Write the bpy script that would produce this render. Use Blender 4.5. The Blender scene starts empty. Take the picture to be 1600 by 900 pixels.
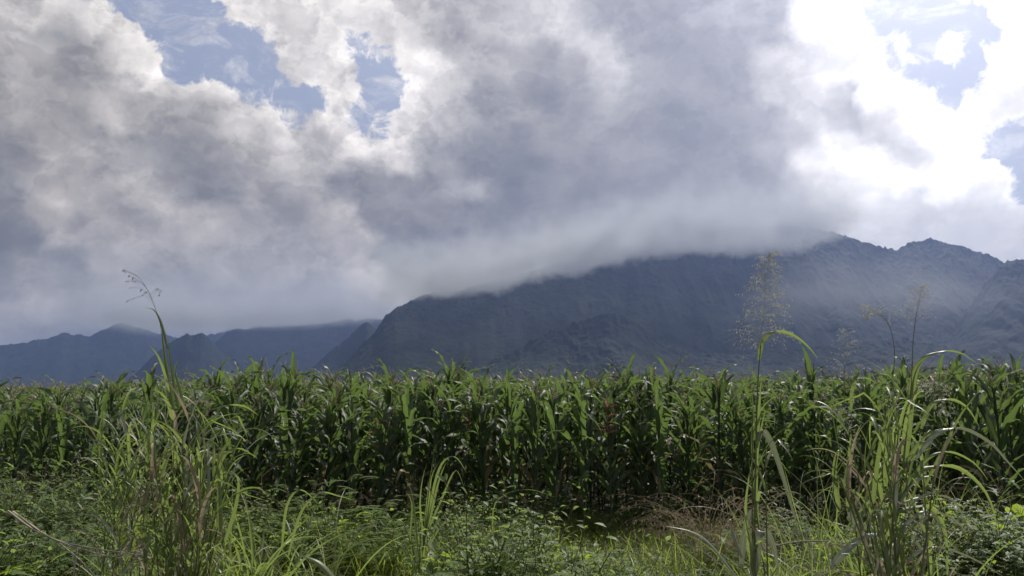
import bpy, bmesh, math
import numpy as np
from mathutils import Vector

C = bpy.context.scene.collection
sc = bpy.context.scene
R = math.radians

# ------------------------------------------------------------------ camera
F = 1232.0            # focal length in pixels of the 1600 px wide photograph
HOR = 608.0           # pixel row of the horizon
EYE = 2.15
TILT = math.atan((HOR - 450.0) / F)
cam_d = bpy.data.cameras.new('camera')
cam_d.lens = 36.0 * F / 1600.0
cam_d.clip_start = 0.05
cam_d.clip_end = 60000
cam = bpy.data.objects.new('camera', cam_d)
cam.location = (0, 0, EYE)
cam.rotation_euler = (R(90) + TILT, 0, 0)
C.objects.link(cam)
sc.camera = cam


def at(px, py, d):
    """world point at forward distance d seen at pixel (px, py) of the photograph"""
    cx, cy = (px - 800.0) / F, (450.0 - py) / F
    ct, st = math.cos(TILT), math.sin(TILT)
    vx, vy, vz = cx, ct - cy * st, st + cy * ct
    k = d / vy
    return np.array([vx * k, d, EYE + vz * k])


def azel(px, py):
    v = at(px, py, 1.0) - np.array([0, 0, EYE])
    return math.degrees(math.atan2(v[0], v[1])), math.degrees(math.atan2(v[2], math.hypot(v[0], v[1])))


# ------------------------------------------------------------------ view
sc.view_settings.view_transform = 'Standard'
sc.view_settings.look = 'None'
sc.view_settings.exposure = 0.2
sc.view_settings.gamma = 1.0
sc.view_settings.use_curve_mapping = False

# ------------------------------------------------------------------ sun
SUN_AZ, SUN_EL = 29.0, 47.0
sd = bpy.data.lights.new('sun', 'SUN')
sd.energy = 5.0
sd.angle = R(0.6)
sd.color = (1.0, 0.94, 0.84)
sun = bpy.data.objects.new('sun', sd)
sv = Vector((math.sin(R(SUN_AZ)) * math.cos(R(SUN_EL)), math.cos(R(SUN_AZ)) * math.cos(R(SUN_EL)), math.sin(R(SUN_EL))))
sun.rotation_euler = (-sv).to_track_quat('-Z', 'Y').to_euler()
sun.location = sv * 50
C.objects.link(sun)


# ------------------------------------------------------------------ node helper
class NT:
    def __init__(s, tree):
        s.t = tree
        s.n = tree.nodes
        s.l = tree.links

    def new(s, typ, **kw):
        n = s.n.new(typ)
        for k, v in kw.items():
            setattr(n, k, v)
        return n

    def put(s, sock, v):
        if isinstance(v, bpy.types.NodeSocket):
            s.l.new(v, sock)
        elif isinstance(v, (tuple, list)):
            sock.default_value = tuple(v) + ((1.0,) if len(sock.default_value) == 4 and len(v) == 3 else ())
        else:
            sock.default_value = v

    def math(s, op, a, b=0.0, c=0.0, clamp=False):
        n = s.new('ShaderNodeMath', operation=op, use_clamp=clamp)
        s.put(n.inputs[0], a)
        s.put(n.inputs[1], b)
        s.put(n.inputs[2], c)
        return n.outputs[0]

    def vmath(s, op, a, b=(0, 0, 0), scale=None):
        n = s.new('ShaderNodeVectorMath', operation=op)
        s.put(n.inputs[0], a)
        if op != 'SCALE':
            s.put(n.inputs[1], b)
        if scale is not None:
            s.put(n.inputs['Scale'], scale)
        return n.outputs['Value'] if op in ('DOT_PRODUCT', 'LENGTH') else n.outputs['Vector']

    def noise(s, vec, scale, detail=6, rough=0.5, dist=0.0, color=False, lac=2.0):
        n = s.new('ShaderNodeTexNoise')
        s.put(n.inputs['Vector'], vec)
        n.inputs['Scale'].default_value = scale
        n.inputs['Detail'].default_value = detail
        n.inputs['Roughness'].default_value = rough
        n.inputs['Distortion'].default_value = dist
        n.inputs['Lacunarity'].default_value = lac
        return n.outputs['Color'] if color else n.outputs['Fac']

    def mix(s, f, a, b, blend='MIX', clamp=False):
        n = s.new('ShaderNodeMix', data_type='RGBA', blend_type=blend, clamp_result=clamp)
        s.put(n.inputs[0], f)
        s.put(n.inputs[6], a)
        s.put(n.inputs[7], b)
        return n.outputs[2]

    def fmix(s, f, a, b):
        n = s.new('ShaderNodeMix', data_type='FLOAT')
        s.put(n.inputs[0], f)
        s.put(n.inputs[2], a)
        s.put(n.inputs[3], b)
        return n.outputs[0]

    def rng(s, v, a, b, c=0.0, d=1.0, smooth=False):
        n = s.new('ShaderNodeMapRange', interpolation_type='SMOOTHSTEP' if smooth else 'LINEAR')
        s.put(n.inputs[0], v)
        for i, q in enumerate((a, b, c, d)):
            s.put(n.inputs[1 + i], q)
        return n.outputs[0]

    def ramp(s, f, stops, interp='LINEAR'):
        n = s.new('ShaderNodeValToRGB')
        cr = n.color_ramp
        cr.interpolation = interp
        cr.elements[0].position = stops[0][0]
        cr.elements[1].position = stops[-1][0]
        for p, c in stops[1:-1]:
            cr.elements.new(p)
        for e, (p, c) in zip(cr.elements, stops):
            e.color = tuple(c) + ((1.0,) if len(c) == 3 else ())
        s.put(n.inputs[0], f)
        return n


def lin(c):
    c = np.asarray(c, float) / 255.0
    return np.where(c <= 0.04045, c / 12.92, ((c + 0.055) / 1.055) ** 2.4)


# ------------------------------------------------------------------ sky: clouds laid out by compass bearing and elevation
# (bearing and height come from photo columns/rows once, then live on the celestial sphere)
# x, y, grey level, tint (+ warm / - blue)
CL = """
0 0 205 0;60 10 200 0;110 5 190 -4;150 25 225 2;60 55 165 -10;100 90 160 -6;30 90 178 0;150 60 205 2;185 60 222 3;215 75 222 2;245 85 226 3
160 100 172 -2;130 110 158 -6;200 110 200 2;240 115 208 2;10 130 185 0;60 140 172 -2;110 150 168 -2;170 150 190 3;200 135 205 3;225 130 195 0
0 180 178 4;50 175 172 0;100 180 165 0;160 175 195 4;180 190 200 3;215 160 178 0;250 150 192 0;290 145 196 0;325 138 228 3;350 140 232 2;390 155 228 2
0 215 160 -8;50 210 172 0;100 220 165 0;150 215 160 -3;200 225 152 -6;260 190 172 -2;300 170 184 -2;340 170 190 0;370 205 206 2;400 180 214 3;430 195 220 3
0 250 145 -12;40 240 158 -6;90 260 185 4;140 262 196 4;190 265 165 -3;250 240 146 -8;300 245 150 -7;310 215 178 0;350 240 168 -2;400 225 192 2;450 205 222 3
20 290 152 -10;60 285 175 0;85 300 212 8;105 310 222 12;110 280 205 6;130 300 212 6;160 290 192 4;215 285 200 4;250 280 165 -4;290 270 146 -9;330 275 146 -7
90 340 198 6;110 370 192 6;40 330 168 -2;0 320 160 -6;130 340 178 0;170 330 186 3;230 315 196 4;270 315 198 4;215 330 168 -2;300 340 190 4;340 350 188 4;380 340 172 0
0 380 138 -12;50 378 142 -11;100 392 134 -11;130 405 134 -10;170 385 172 0;200 370 186 3;240 380 174 0;290 370 170 -2;330 300 140 -10;370 320 148 -8;380 370 172 -1
0 420 152 -6;40 415 158 -4;70 440 150 -4;120 430 150 -6;170 430 162 -2;210 420 160 -4;260 410 158 -5;300 420 152 -8;340 410 168 -2;380 430 165 -4
0 450 178 4;30 465 180 4;80 475 176 2;100 460 170 2;150 450 158 -3;200 465 172 0;240 460 168 -2;290 460 156 -5;330 470 156 -5;380 470 150 -7
0 490 160 -3;40 500 162 -3;90 495 152 -5;140 485 142 -7;200 480 160 -2;240 495 156 -5;290 500 150 -6;340 500 146 -8;0 525 195 0;60 525 175 -2;130 520 135 -8;250 520 150 -6
430 20 212 2;400 20 220 2;380 5 222 3;460 60 205 0;500 30 214 2;450 100 205 0;480 130 210 0;520 100 222 2;530 140 226 2;520 170 220 2;500 60 214 0
560 20 210 0;600 20 215 2;640 10 190 0;600 60 218 2;620 50 216 2;660 40 180 0;700 30 170 -2;750 20 196 0;790 10 205 2;740 60 192 0;640 90 200 0;690 80 172 -3
640 115 218 3;660 130 228 2;680 125 222 2;640 150 222 0;700 140 205 0;740 100 175 -2;780 90 176 -2;720 170 172 -3;680 170 200 0;780 150 160 -5;760 200 146 -8
480 190 215 3;520 200 224 4;560 215 228 4;600 205 226 3;630 190 218 2;600 230 232 4;620 250 232 5;570 240 205 2;640 215 196 -2;500 235 196 0;460 240 190 0
440 260 190 0;475 270 202 3;430 290 178 -2;540 250 160 -4;520 280 142 -8;560 270 156 -3;600 275 156 -3;660 250 166 -4;700 240 150 -8;730 278 190 -4;690 265 176 -3
780 240 136 -10;740 250 140 -8;800 280 128 -12;540 310 144 -6;500 300 180 0;520 340 200 6;480 320 186 2;450 330 165 -3;400 300 172 0;580 330 148 -5;640 320 152 -2
680 320 158 0;720 330 144 -6;760 320 136 -8;650 370 132 -9;620 400 130 -9;640 420 132 -8;690 380 134 -7;740 360 142 -4;790 370 132 -9;560 370 196 6;540 400 186 2
580 390 180 4;575 430 212 8;600 440 222 10;560 440 192 6;620 450 212 8;650 450 190 5;520 440 166 -2;480 420 168 -2;440 400 168 -2;410 390 162 -4;470 400 172 0
440 450 156 -5;480 470 152 -6;520 470 160 -4;560 480 170 -1;590 480 176 0;600 500 150 -6;500 500 128 -10;440 500 132 -10;400 480 146 -7;550 505 122 -10
680 440 146 -3;720 430 150 -1;760 420 150 0;720 460 150 -1;790 420 150 -1;750 400 146 -2
830 30 205 0;860 30 212 1;880 60 208 0;920 80 206 0;950 100 206 0;955 118 214 -2;900 40 182 -3;950 30 172 -3;1000 30 166 -2;1050 30 165 0;1100 20 178 -2;1150 20 186 -2
820 90 172 -1;860 100 168 -2;900 120 172 -1;850 140 148 -7;870 165 145 -8;900 160 152 -4;820 165 165 0;930 150 178 -2;980 130 178 -2;1000 80 172 -3;1050 80 162 -3
1100 70 168 -2;1150 60 178 -2;1190 75 205 2;1200 110 202 2;1150 110 172 -1;1100 140 168 -1;1050 130 170 -2;1040 180 156 -5;1080 200 148 -6;1000 200 158 -2;960 205 168 -2
850 210 158 0;810 230 136 -9;830 270 128 -11;900 220 160 -1;900 260 152 -3;980 240 168 -2;1020 255 170 -3;1060 230 152 -5;1100 210 152 -4;1140 180 165 -2;1150 230 160 -3
850 300 142 -6;900 300 148 -4;950 300 152 -4;1000 300 150 -5;1050 290 156 -4;1100 280 158 -2;1150 280 166 -2;820 350 134 -9;870 340 148 -3;930 350 146 -4;1000 340 148 -4
1060 340 154 -2;1130 335 174 1;1140 360 176 1;1180 340 160 -3;880 380 150 -2;950 390 146 -4;1040 375 150 -3;1100 380 140 -5;840 410 156 0;900 410 138 -5;1180 375 158 -2
1220 20 180 -2;1200 50 178 -2;1240 40 205 2;1220 80 225 3;1240 110 230 2;1270 50 262 0;1280 80 240 0;1290 20 285 0;1260 130 236 2;1210 140 206 1;1250 170 222 0;1200 190 170 -3
1300 90 270 0;1320 40 290 0;1350 120 300 0;1330 30 290 0;1230 230 195 0;1240 200 206 1;1220 260 178 0;1300 140 245 0;1330 140 206 -1;1310 180 206 0;1280 170 214 0
1290 200 232 0;1335 175 196 -1;1340 190 198 0;1370 200 232 0;1390 225 216 0;1360 215 215 0;1290 235 275 0;1270 260 262 0;1300 250 290 0;1350 250 310 0;1400 235 262 0
1430 225 240 -2;1450 245 244 -1;1440 200 300 0;1500 220 300 0;1480 260 310 0;1520 250 290 0;1250 290 205 0;1270 300 230 2;1300 290 290 0;1290 330 242 2;1250 330 176 -1
1210 300 168 -2;1230 360 176 -1;1280 350 190 0;1290 370 210 2;1310 370 228 2;1310 340 264 0;1340 320 290 0;1400 290 320 0;1460 300 300 0;1500 310 285 0;1550 300 262 -1
1560 270 262 0;1350 345 248 -2;1390 340 240 -4;1420 330 232 -4;1450 310 234 -5;1480 340 236 -5;1400 360 232 -5;1450 350 244 -3;1500 360 232 -5;1550 350 234 -5
1580 380 240 -1;1600 330 238 -5;1590 290 240 -5;1600 400 244 0;1340 370 232 -3;1560 180 262 0;1590 160 262 0;1590 60 290 0;1560 60 285 0;1540 20 290 0;1600 0 290 0
1480 75 275 0;1460 85 268 0;1420 80 262 0;1430 110 262 0;1520 140 262 0;1510 10 272 0;1550 140 262 0;1400 150 280 0;1380 160 290 0
0 -60 190 0;200 -50 215 0;420 -60 215 0;640 -60 190 0;800 -60 190 0;1000 -60 170 0;1200 -60 190 0;1350 -60 290 0;1550 -60 290 0
0 -200 180 0;500 -200 190 0;900 -200 180 0;1300 -200 270 0;1600 -200 270 0
-80 50 190 0;-80 200 165 -4;-80 350 150 -6;-80 500 180 0;1690 60 270 0;1690 200 260 0;1690 330 238 -4;1690 420 240 0
0 570 190 0;200 570 150 -6;400 560 140 -6;600 540 150 -4;800 500 152 -2;1000 470 146 -4;1200 440 156 -2;1400 440 234 -2;1600 470 240 0;800 650 150 0;0 650 170 0;1600 650 235 0
"""
samples = []
for item in CL.replace('\n', ';').split(';'):
    if item.strip():
        samples.append([float(q) for q in item.split()])
samples = np.array(samples)

# clear (blue) openings, as outlines
GAPS = [
    [(122, -40), (128, 20), (140, 8), (165, 8), (178, 30), (205, 42), (232, 58), (252, 60), (262, 85), (255, 105), (232, 122),
     (262, 130), (312, 134), (322, 126), (362, 128), (372, 148), (398, 146), (416, 160), (426, 178), (450, 182), (485, 178),
     (522, 182), (512, 150), (498, 138), (478, 142), (440, 132), (430, 95), (412, 60), (392, 45), (372, 18), (362, -5), (300, -12), (290, -40)],
    [(520, 38), (545, 52), (568, 75), (598, 98), (622, 98), (634, 150), (612, 160), (592, 170), (598, 208), (572, 204), (548, 188),
     (560, 150), (562, 112), (556, 84), (534, 60)],
    [(1352, -60), (1362, 30), (1366, 60), (1385, 92), (1392, 118), (1390, 132), (1402, 142), (1440, 140), (1472, 140), (1462, 165),
     (1480, 170), (1505, 158), (1525, 165), (1530, 200), (1545, 235), (1565, 262), (1575, 300), (1620, 320), (1640, 200),
     (1575, 190), (1545, 160), (1545, 100), (1555, 60), (1575, 30), (1540, 28), (1515, 12), (1500, -60)],
]
ISLES = [[(1448, 82), (1465, 68), (1472, 56), (1492, 52), (1505, 62), (1514, 82), (1492, 86), (1478, 92)],
         [(1404, 74), (1420, 68), (1436, 78), (1432, 90), (1415, 84)],
         [(1424, 104), (1445, 112), (1440, 120), (1428, 118)],
         [(1500, 124), (1520, 128), (1535, 150), (1520, 150)],
         [(1545, 150), (1640, 130), (1640, 200), (1580, 195), (1550, 180)]]


def sdist(P, poly):
    """signed distance of points P (n,2), positive inside"""
    poly = np.array(poly, float)
    d = np.full(len(P), 1e9)
    inside = np.zeros(len(P), bool)
    for i in range(len(poly)):
        a, b = poly[i], poly[(i + 1) % len(poly)]
        ab = b - a
        t = np.clip(((P - a) @ ab) / (ab @ ab), 0, 1)
        d = np.minimum(d, np.hypot(*(P - a - t[:, None] * ab).T))
        c = (a[1] > P[:, 1]) != (b[1] > P[:, 1])
        xs = a[0] + (P[:, 1] - a[1]) / (b[1] - a[1] + 1e-12) * ab[0]
        inside ^= c & (P[:, 0] < xs)
    return np.where(inside, d, -d)


AZ0, AZ1, EL0, EL1 = -36.0, 36.0, -1.0, 30.5
NCOL, NROW = 62, 25
az = np.linspace(AZ0, AZ1, NCOL)
el = np.linspace(EL0, EL1, NROW)
AZ, EL = np.meshgrid(az, el)
vx = np.sin(np.radians(AZ)) * np.cos(np.radians(EL))
vy = np.cos(np.radians(AZ)) * np.cos(np.radians(EL))
vz = np.sin(np.radians(EL))
ct, st = math.cos(TILT), math.sin(TILT)
depth = vy * ct + vz * st
PX = 800 + F * vx / depth
PY = 450 - F * (vz * ct - vy * st) / depth
PP = np.stack([PX.ravel(), PY.ravel()], 1)
SA = np.array([azel(x, y) for x, y in samples[:, :2]])
d2 = (PP[:, None, 0] - samples[None, :, 0]) ** 2 + (PP[:, None, 1] - samples[None, :, 1]) ** 2
w = 1.0 / (d2 + 10.0 ** 2) ** 3.0
w /= w.sum(1, keepdims=True)
grey = w @ samples[:, 2]
grey = np.where(grey < 225, 169 + (grey - 172) * np.where(grey < 165, 1.02, 1.3), grey + 4)
grey = grey + np.clip((PP[:, 1] - 340) / 130, 0, 1) * np.clip((700 - PP[:, 0]) / 120, 0, 1) * 48 + np.clip((PP[:, 1] - 450) / 60, 0, 1) * np.clip((420 - PP[:, 0]) / 250, 0, 1) * 34
tint = w @ samples[:, 3]
col = np.stack([grey + tint * 0.55 + 4, grey + tint * 0.15 - 1.5, grey - 8 - tint * 0.25], 1)
col = lin(col)
cov = np.ones(len(PP)) * 99.0
for g in GAPS:
    cov = np.minimum(cov, -sdist(PP, g))
for g in ISLES:
    cov = np.maximum(cov, sdist(PP, g))
cov = np.clip(0.5 + cov / 90.0, 0, 1)
col = (col * 0.89 / 2.0).reshape(NROW, NCOL, 3)
cov = cov.reshape(NROW, NCOL)

world = bpy.data.worlds.new('World')
sc.world = world
world.use_nodes = True
wt = world.node_tree
wt.nodes.clear()
n = NT(wt)
tc = n.new('ShaderNodeTexCoord').outputs['Generated']
D0 = n.vmath('NORMALIZE', tc)
# billows bend the look-up direction
w1 = n.vmath('SUBTRACT', n.noise(D0, 9.0, 5, 0.55, color=True), (0.5, 0.5, 0.5))
w2 = n.vmath('SUBTRACT', n.noise(D0, 26.0, 8, 0.6, color=True), (0.5, 0.5, 0.5))
D = n.vmath('ADD', n.vmath('ADD', D0, n.vmath('SCALE', w1, scale=0.075)), n.vmath('SCALE', w2, scale=0.034))
sp = n.new('ShaderNodeSeparateXYZ')
n.put(sp.inputs[0], D)
X, Y, Z = sp.outputs
azn = n.math('ARCTAN2', X, Y)
hyp = n.math('SQRT', n.math('ADD', n.math('MULTIPLY', X, X), n.math('MULTIPLY', Y, Y)))
eln = n.math('ARCTAN2', Z, hyp)
u = n.rng(azn, R(AZ0), R(AZ1), 0, NCOL - 1)
v = n.rng(eln, R(EL0), R(EL1), 0, NROW - 1)
half = NCOL // 2
uL = n.math('DIVIDE', u, float(half), clamp=True)
uR = n.math('DIVIDE', n.math('SUBTRACT', u, float(half)), float(NCOL - 1 - half), clamp=True)
sel = n.math('GREATER_THAN', u, float(half))
grp = bpy.data.node_groups.new('cloud_map', 'ShaderNodeTree')
for nm in ('left', 'right', 'side', 'row'):
    grp.interface.new_socket(nm, in_out='INPUT', socket_type='NodeSocketFloat')
grp.interface.new_socket('colour', in_out='OUTPUT', socket_type='NodeSocketColor')
grp.interface.new_socket('cover', in_out='OUTPUT', socket_type='NodeSocketFloat')
gi = grp.nodes.new('NodeGroupInput')
go = grp.nodes.new('NodeGroupOutput')
wn, n = n, NT(grp)
gnode = wn.new('ShaderNodeGroup')
args = (uL, uR, sel, v)
uL, uR, sel, v = gi.outputs[0], gi.outputs[1], gi.outputs[2], gi.outputs[3]
accC = accA = None
for r in range(NROW):
    rl = n.ramp(uL, [(i / half, tuple(col[r, i]) + (float(cov[r, i]),)) for i in range(half + 1)])
    rr = n.ramp(uR, [(i / (NCOL - 1 - half), tuple(col[r, half + i]) + (float(cov[r, half + i]),)) for i in range(NCOL - half)])
    c = n.mix(sel, rl.outputs[0], rr.outputs[0])
    a = n.fmix(sel, rl.outputs[1], rr.outputs[1])
    if accC is None:
        accC, accA = c, a
    else:
        f = n.rng(v, r - 1.0, float(r), 0, 1, smooth=True)
        accC = n.mix(f, accC, c)
        accA = n.fmix(f, accA, a)
grp.links.new(accC, go.inputs[0])
grp.links.new(accA, go.inputs[1])
n = wn
gnode.node_tree = grp
for i, q in enumerate(args):
    n.put(gnode.inputs[i], q)
accC, accA = gnode.outputs[0], gnode.outputs[1]
# relief of the billows: brighter where the cloud turns to the sun
sunv = tuple(sv)
EPS = 0.016
nb1 = n.noise(D0, 13.0, 7, 0.55, 0.3)
nb2 = n.noise(n.vmath('ADD', D0, tuple(q * EPS * 1.3 for q in (0.75, -0.2, 0.75))), 13.0, 7, 0.55, 0.3)
relief = n.math('SUBTRACT', nb1, nb2)
accC = n.vmath('SCALE', accC, scale=2.0)
# puffy high up, smooth towards the mountain
relk = n.math('MULTIPLY', n.rng(Z, 0.05, 0.45, 0.42, 1.1), n.rng(azn, R(-9), R(5), 1.0, 0.5, smooth=True))
shade = n.math('ADD', 1.0, n.math('MULTIPLY', relief, relk))
fine = n.noise(D0, 60.0, 6, 0.6)
shade = n.math('ADD', shade, n.math('MULTIPLY', n.math('SUBTRACT', fine, 0.5), 0.07))
# cauliflower puffs: rounded bright lumps with darker creases
pf = n.math('ABSOLUTE', n.math('SUBTRACT', n.noise(n.vmath('ADD', D0, n.vmath('SCALE', w2, scale=0.03)), 17.0, 6, 0.5), 0.5))
pf = n.rng(pf, 0.0, 0.13, -1.0, 0.6, smooth=True)
shade = n.math('ADD', shade, n.math('MULTIPLY', pf, n.math('MULTIPLY', relk, 0.095)))
# nearer shreds of cloud with crisp upper edges in front of duller ones
for sc_l, lo, hi, amp, off in ((6.5, 0.485, 0.525, 0.26, 3.1), (12.0, 0.485, 0.53, 0.22, 7.7), (24.0, 0.485, 0.54, 0.13, 12.3)):
    ly = n.noise(n.vmath('ADD', n.vmath('MULTIPLY', D0, (1.0, 1.0, 1.35)), (off, off * 0.3, -off)), sc_l, 9, 0.56, 0.15)
    st_l = n.math('MULTIPLY', n.rng(ly, lo, hi, 0, 1, smooth=True), n.rng(ly, hi, hi + 0.16, 1, 0))
    shade = n.math('ADD', shade, n.math('MULTIPLY', n.math('SUBTRACT', st_l, 0.3), n.math('MULTIPLY', relk, amp)))
cloudC = n.vmath('SCALE', accC, scale=shade)
# ragged cloud edge
edge = n.noise(D0, 26.0, 10, 0.66, 0.5)
cv = n.math('ADD', accA, n.math('MULTIPLY', n.math('SUBTRACT', edge, 0.5), 0.95))
alpha = n.rng(cv, 0.40, 0.58, 0, 1, smooth=True)
wisp = n.noise(n.vmath('MULTIPLY', D0, (1.0, 1.0, 2.2)), 16.0, 9, 0.65, 0.6)
alpha = n.math('MAXIMUM', alpha, n.rng(wisp, 0.46, 0.74, 0.04, 0.55, smooth=True))
rim = n.math('MULTIPLY', n.rng(cv, 0.50, 0.85, 1, 0, smooth=True), 0.16)
cloudC = n.vmath('SCALE', cloudC, scale=n.math('ADD', 1.0, rim))
# clear sky behind the clouds
sky = n.new('ShaderNodeTexSky', sky_type='NISHITA')
sky.sun_disc = False
sky.sun_elevation = R(SUN_EL)
sky.sun_rotation = R(SUN_AZ)
sky.air_density = 1.2
sky.dust_density = 1.5
cosun = n.vmath('DOT_PRODUCT', D0, sunv)
glow = n.math('POWER', n.math('MAXIMUM', cosun, 0.0), 8.0)
clear = n.mix(0.55, n.vmath('SCALE', sky.outputs[0], scale=0.055), (0.33, 0.38, 0.54))
clear = n.vmath('ADD', clear, n.vmath('SCALE', (0.62, 0.56, 0.50), scale=glow))
front = n.mix(alpha, clear, cloudC)
# the rest of the heavens, outside the mapped bearings
gen = n.ramp(n.noise(D0, 2.2, 8, 0.58), [(0.32, (0.30, 0.32, 0.37)), (0.5, (0.40, 0.41, 0.44)), (0.68, (0.62, 0.62, 0.62))]).outputs[0]
sp0 = n.new('ShaderNodeSeparateXYZ')
n.put(sp0.inputs[0], D0)
az0 = n.math('ABSOLUTE', n.math('ARCTAN2', sp0.outputs[0], sp0.outputs[1]))
el0 = n.math('ARCSINE', sp0.outputs[2])
out = n.math('MAXIMUM', n.rng(az0, R(34), R(44), 0, 1, smooth=True), n.rng(el0, R(28.5), R(36), 0, 1, smooth=True))
total = n.mix(out, front, gen)
bg = n.new('ShaderNodeBackground')
n.put(bg.inputs[0], n.vmath('SCALE', total, scale=10.0))
bg.inputs[1].default_value = 0.1
wo = n.new('ShaderNodeOutputWorld')
n.l.new(bg.outputs[0], wo.inputs[0])
world.cycles.sampling_method = 'MANUAL'
world.cycles.sample_map_resolution = 1024


# ================================================================== mesh tools
def new_mesh(name, V, Q, mat, uv=None, tint=None, smooth=True, fmat=None):
    """V (n,3), Q (m,4) -> mesh datablock"""
    V = np.ascontiguousarray(V, np.float32)
    Q = np.ascontiguousarray(Q, np.int32)
    me = bpy.data.meshes.new(name)
    m = len(Q)
    me.vertices.add(len(V))
    me.vertices.foreach_set('co', V.ravel())
    me.loops.add(m * 4)
    me.polygons.add(m)
    me.loops.foreach_set('vertex_index', Q.ravel())
    me.polygons.foreach_set('loop_start', np.arange(m, dtype=np.int32) * 4)
    me.polygons.foreach_set('use_smooth', np.full(m, smooth))
    for q in (mat if isinstance(mat, (list, tuple)) else [mat]):
        me.materials.append(q)
    if fmat is not None:
        me.polygons.foreach_set('material_index', np.ascontiguousarray(fmat, np.int32))
    if uv is not None:
        l = me.uv_layers.new(name='UVMap')
        l.data.foreach_set('uv', np.ascontiguousarray(uv, np.float32)[Q.ravel()].ravel())
    if tint is not None:
        a = me.attributes.new('tint', 'FLOAT', 'POINT')
        a.data.foreach_set('value', np.ascontiguousarray(tint, np.float32))
    me.update(calc_edges=True)
    return me


def link(name, me, parent=None, **props):
    o = bpy.data.objects.new(name, me)
    C.objects.link(o)
    if parent is not None:
        o.parent = parent
    for k, v in props.items():
        o[k] = v
    return o


def hash2(ix, iy, seed):
    h = (ix.astype(np.int64) * 374761393 + iy.astype(np.int64) * 668265263 + seed * 974634777) & 0x7fffffff
    h = ((h ^ (h >> 13)) * 1274126177) & 0x7fffffff
    return ((h ^ (h >> 16)) & 0xffff) / 65535.0


def vnoise(x, y, seed=0):
    ix, iy = np.floor(x), np.floor(y)
    fx, fy = x - ix, y - iy
    fx = fx * fx * (3 - 2 * fx)
    fy = fy * fy * (3 - 2 * fy)
    a, b = hash2(ix, iy, seed), hash2(ix + 1, iy, seed)
    c, d = hash2(ix, iy + 1, seed), hash2(ix + 1, iy + 1, seed)
    return (a * (1 - fx) + b * fx) * (1 - fy) + (c * (1 - fx) + d * fx) * fy - 0.5


def fbm(x, y, oct=5, seed=0, gain=0.5, ridged=False):
    s = np.zeros(np.broadcast(x, y).shape)
    a, f = 1.0, 1.0
    for o in range(oct):
        q = vnoise(x * f + 13.7 * o, y * f - 7.3 * o, seed + o)
        s += a * ((0.5 - 2 * np.abs(q)) if ridged else q)
        a *= gain
        f *= 2.03
    return s


def mat_new(name):
    m = bpy.data.materials.new(name)
    m.use_nodes = True
    m.node_tree.nodes.clear()
    return m, NT(m.node_tree)


def finish(n, shader, vol=None, disp=None):
    o = n.new('ShaderNodeOutputMaterial')
    if shader is not None:
        n.l.new(shader, o.inputs[0])
    if vol is not None:
        n.l.new(vol, o.inputs[1])


def principled(n, base, rough=0.6, spec=0.4, **kw):
    p = n.new('ShaderNodeBsdfPrincipled')
    n.put(p.inputs['Base Color'], base)
    n.put(p.inputs['Roughness'], rough)
    n.put(p.inputs['Specular IOR Level'], spec)
    for k, v in kw.items():
        n.put(p.inputs[k], v)
    return p.outputs[0]


# ================================================================== ground
m_ground, n = mat_new('field_soil')
P = n.new('ShaderNodeNewGeometry').outputs['Position']
g1 = n.noise(P, 0.8, 6, 0.6)
g2 = n.noise(P, 14.0, 5, 0.6)
base = n.ramp(g1, [(0.35, (0.055, 0.040, 0.026)), (0.52, (0.075, 0.062, 0.036)), (0.66, (0.05, 0.07, 0.025))]).outputs[0]
base = n.mix(n.rng(g2, 0.3, 0.7), base, (0.035, 0.028, 0.024))
far = n.rng(n.vmath('LENGTH', P), 90, 400)
base = n.mix(far, base, n.ramp(n.noise(P, 0.012, 7, 0.6), [(0.35, (0.035, 0.06, 0.022)), (0.6, (0.06, 0.09, 0.03))]).outputs[0])
finish(n, principled(n, base, 0.95, 0.1))
gx = np.unique(np.concatenate([-np.geomspace(14000, 12, 40), np.linspace(-12, 12, 60), np.geomspace(12, 14000, 40)]))
gy = np.unique(np.concatenate([-np.geomspace(14000, 2, 22), np.linspace(-2, 16, 60), np.geomspace(16, 14000, 50)]))
GX, GY = np.meshgrid(gx, gy)


def ground_z(x, y):
    z = 0.05 * fbm(x * 0.35, y * 0.35, 4, 5) + 0.03 * fbm(x * 1.7, y * 1.7, 2, 9)
    return z * np.clip((60 - np.hypot(x, y)) / 30, 0, 1)


GZ = ground_z(GX, GY)
nx, ny = len(gx), len(gy)
idx = np.arange(nx * ny).reshape(ny, nx)
Q = np.stack([idx[:-1, :-1], idx[:-1, 1:], idx[1:, 1:], idx[1:, :-1]], -1).reshape(-1, 4)
link('ground', new_mesh('ground', np.stack([GX, GY, GZ], -1).reshape(-1, 3), Q, m_ground), kind='structure',
     label='bare brown soil and far green fields under the maize')


# ================================================================== mountains
def forest_mat(name, dark, light, scale=0.012):
    m, n = mat_new(name)
    P = n.new('ShaderNodeNewGeometry').outputs['Position']
    big = n.noise(P, scale * 0.25, 5, 0.6)
    sm = n.noise(P, scale, 6, 0.65)
    c = n.mix(n.rng(sm, 0.35, 0.65), dark, light)
    c = n.mix(n.rng(big, 0.45, 0.7, 0, 0.7), c, tuple(1.7 * q for q in light))
    finish(n, principled(n, c, 0.9, 0.1))
    return m


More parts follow.
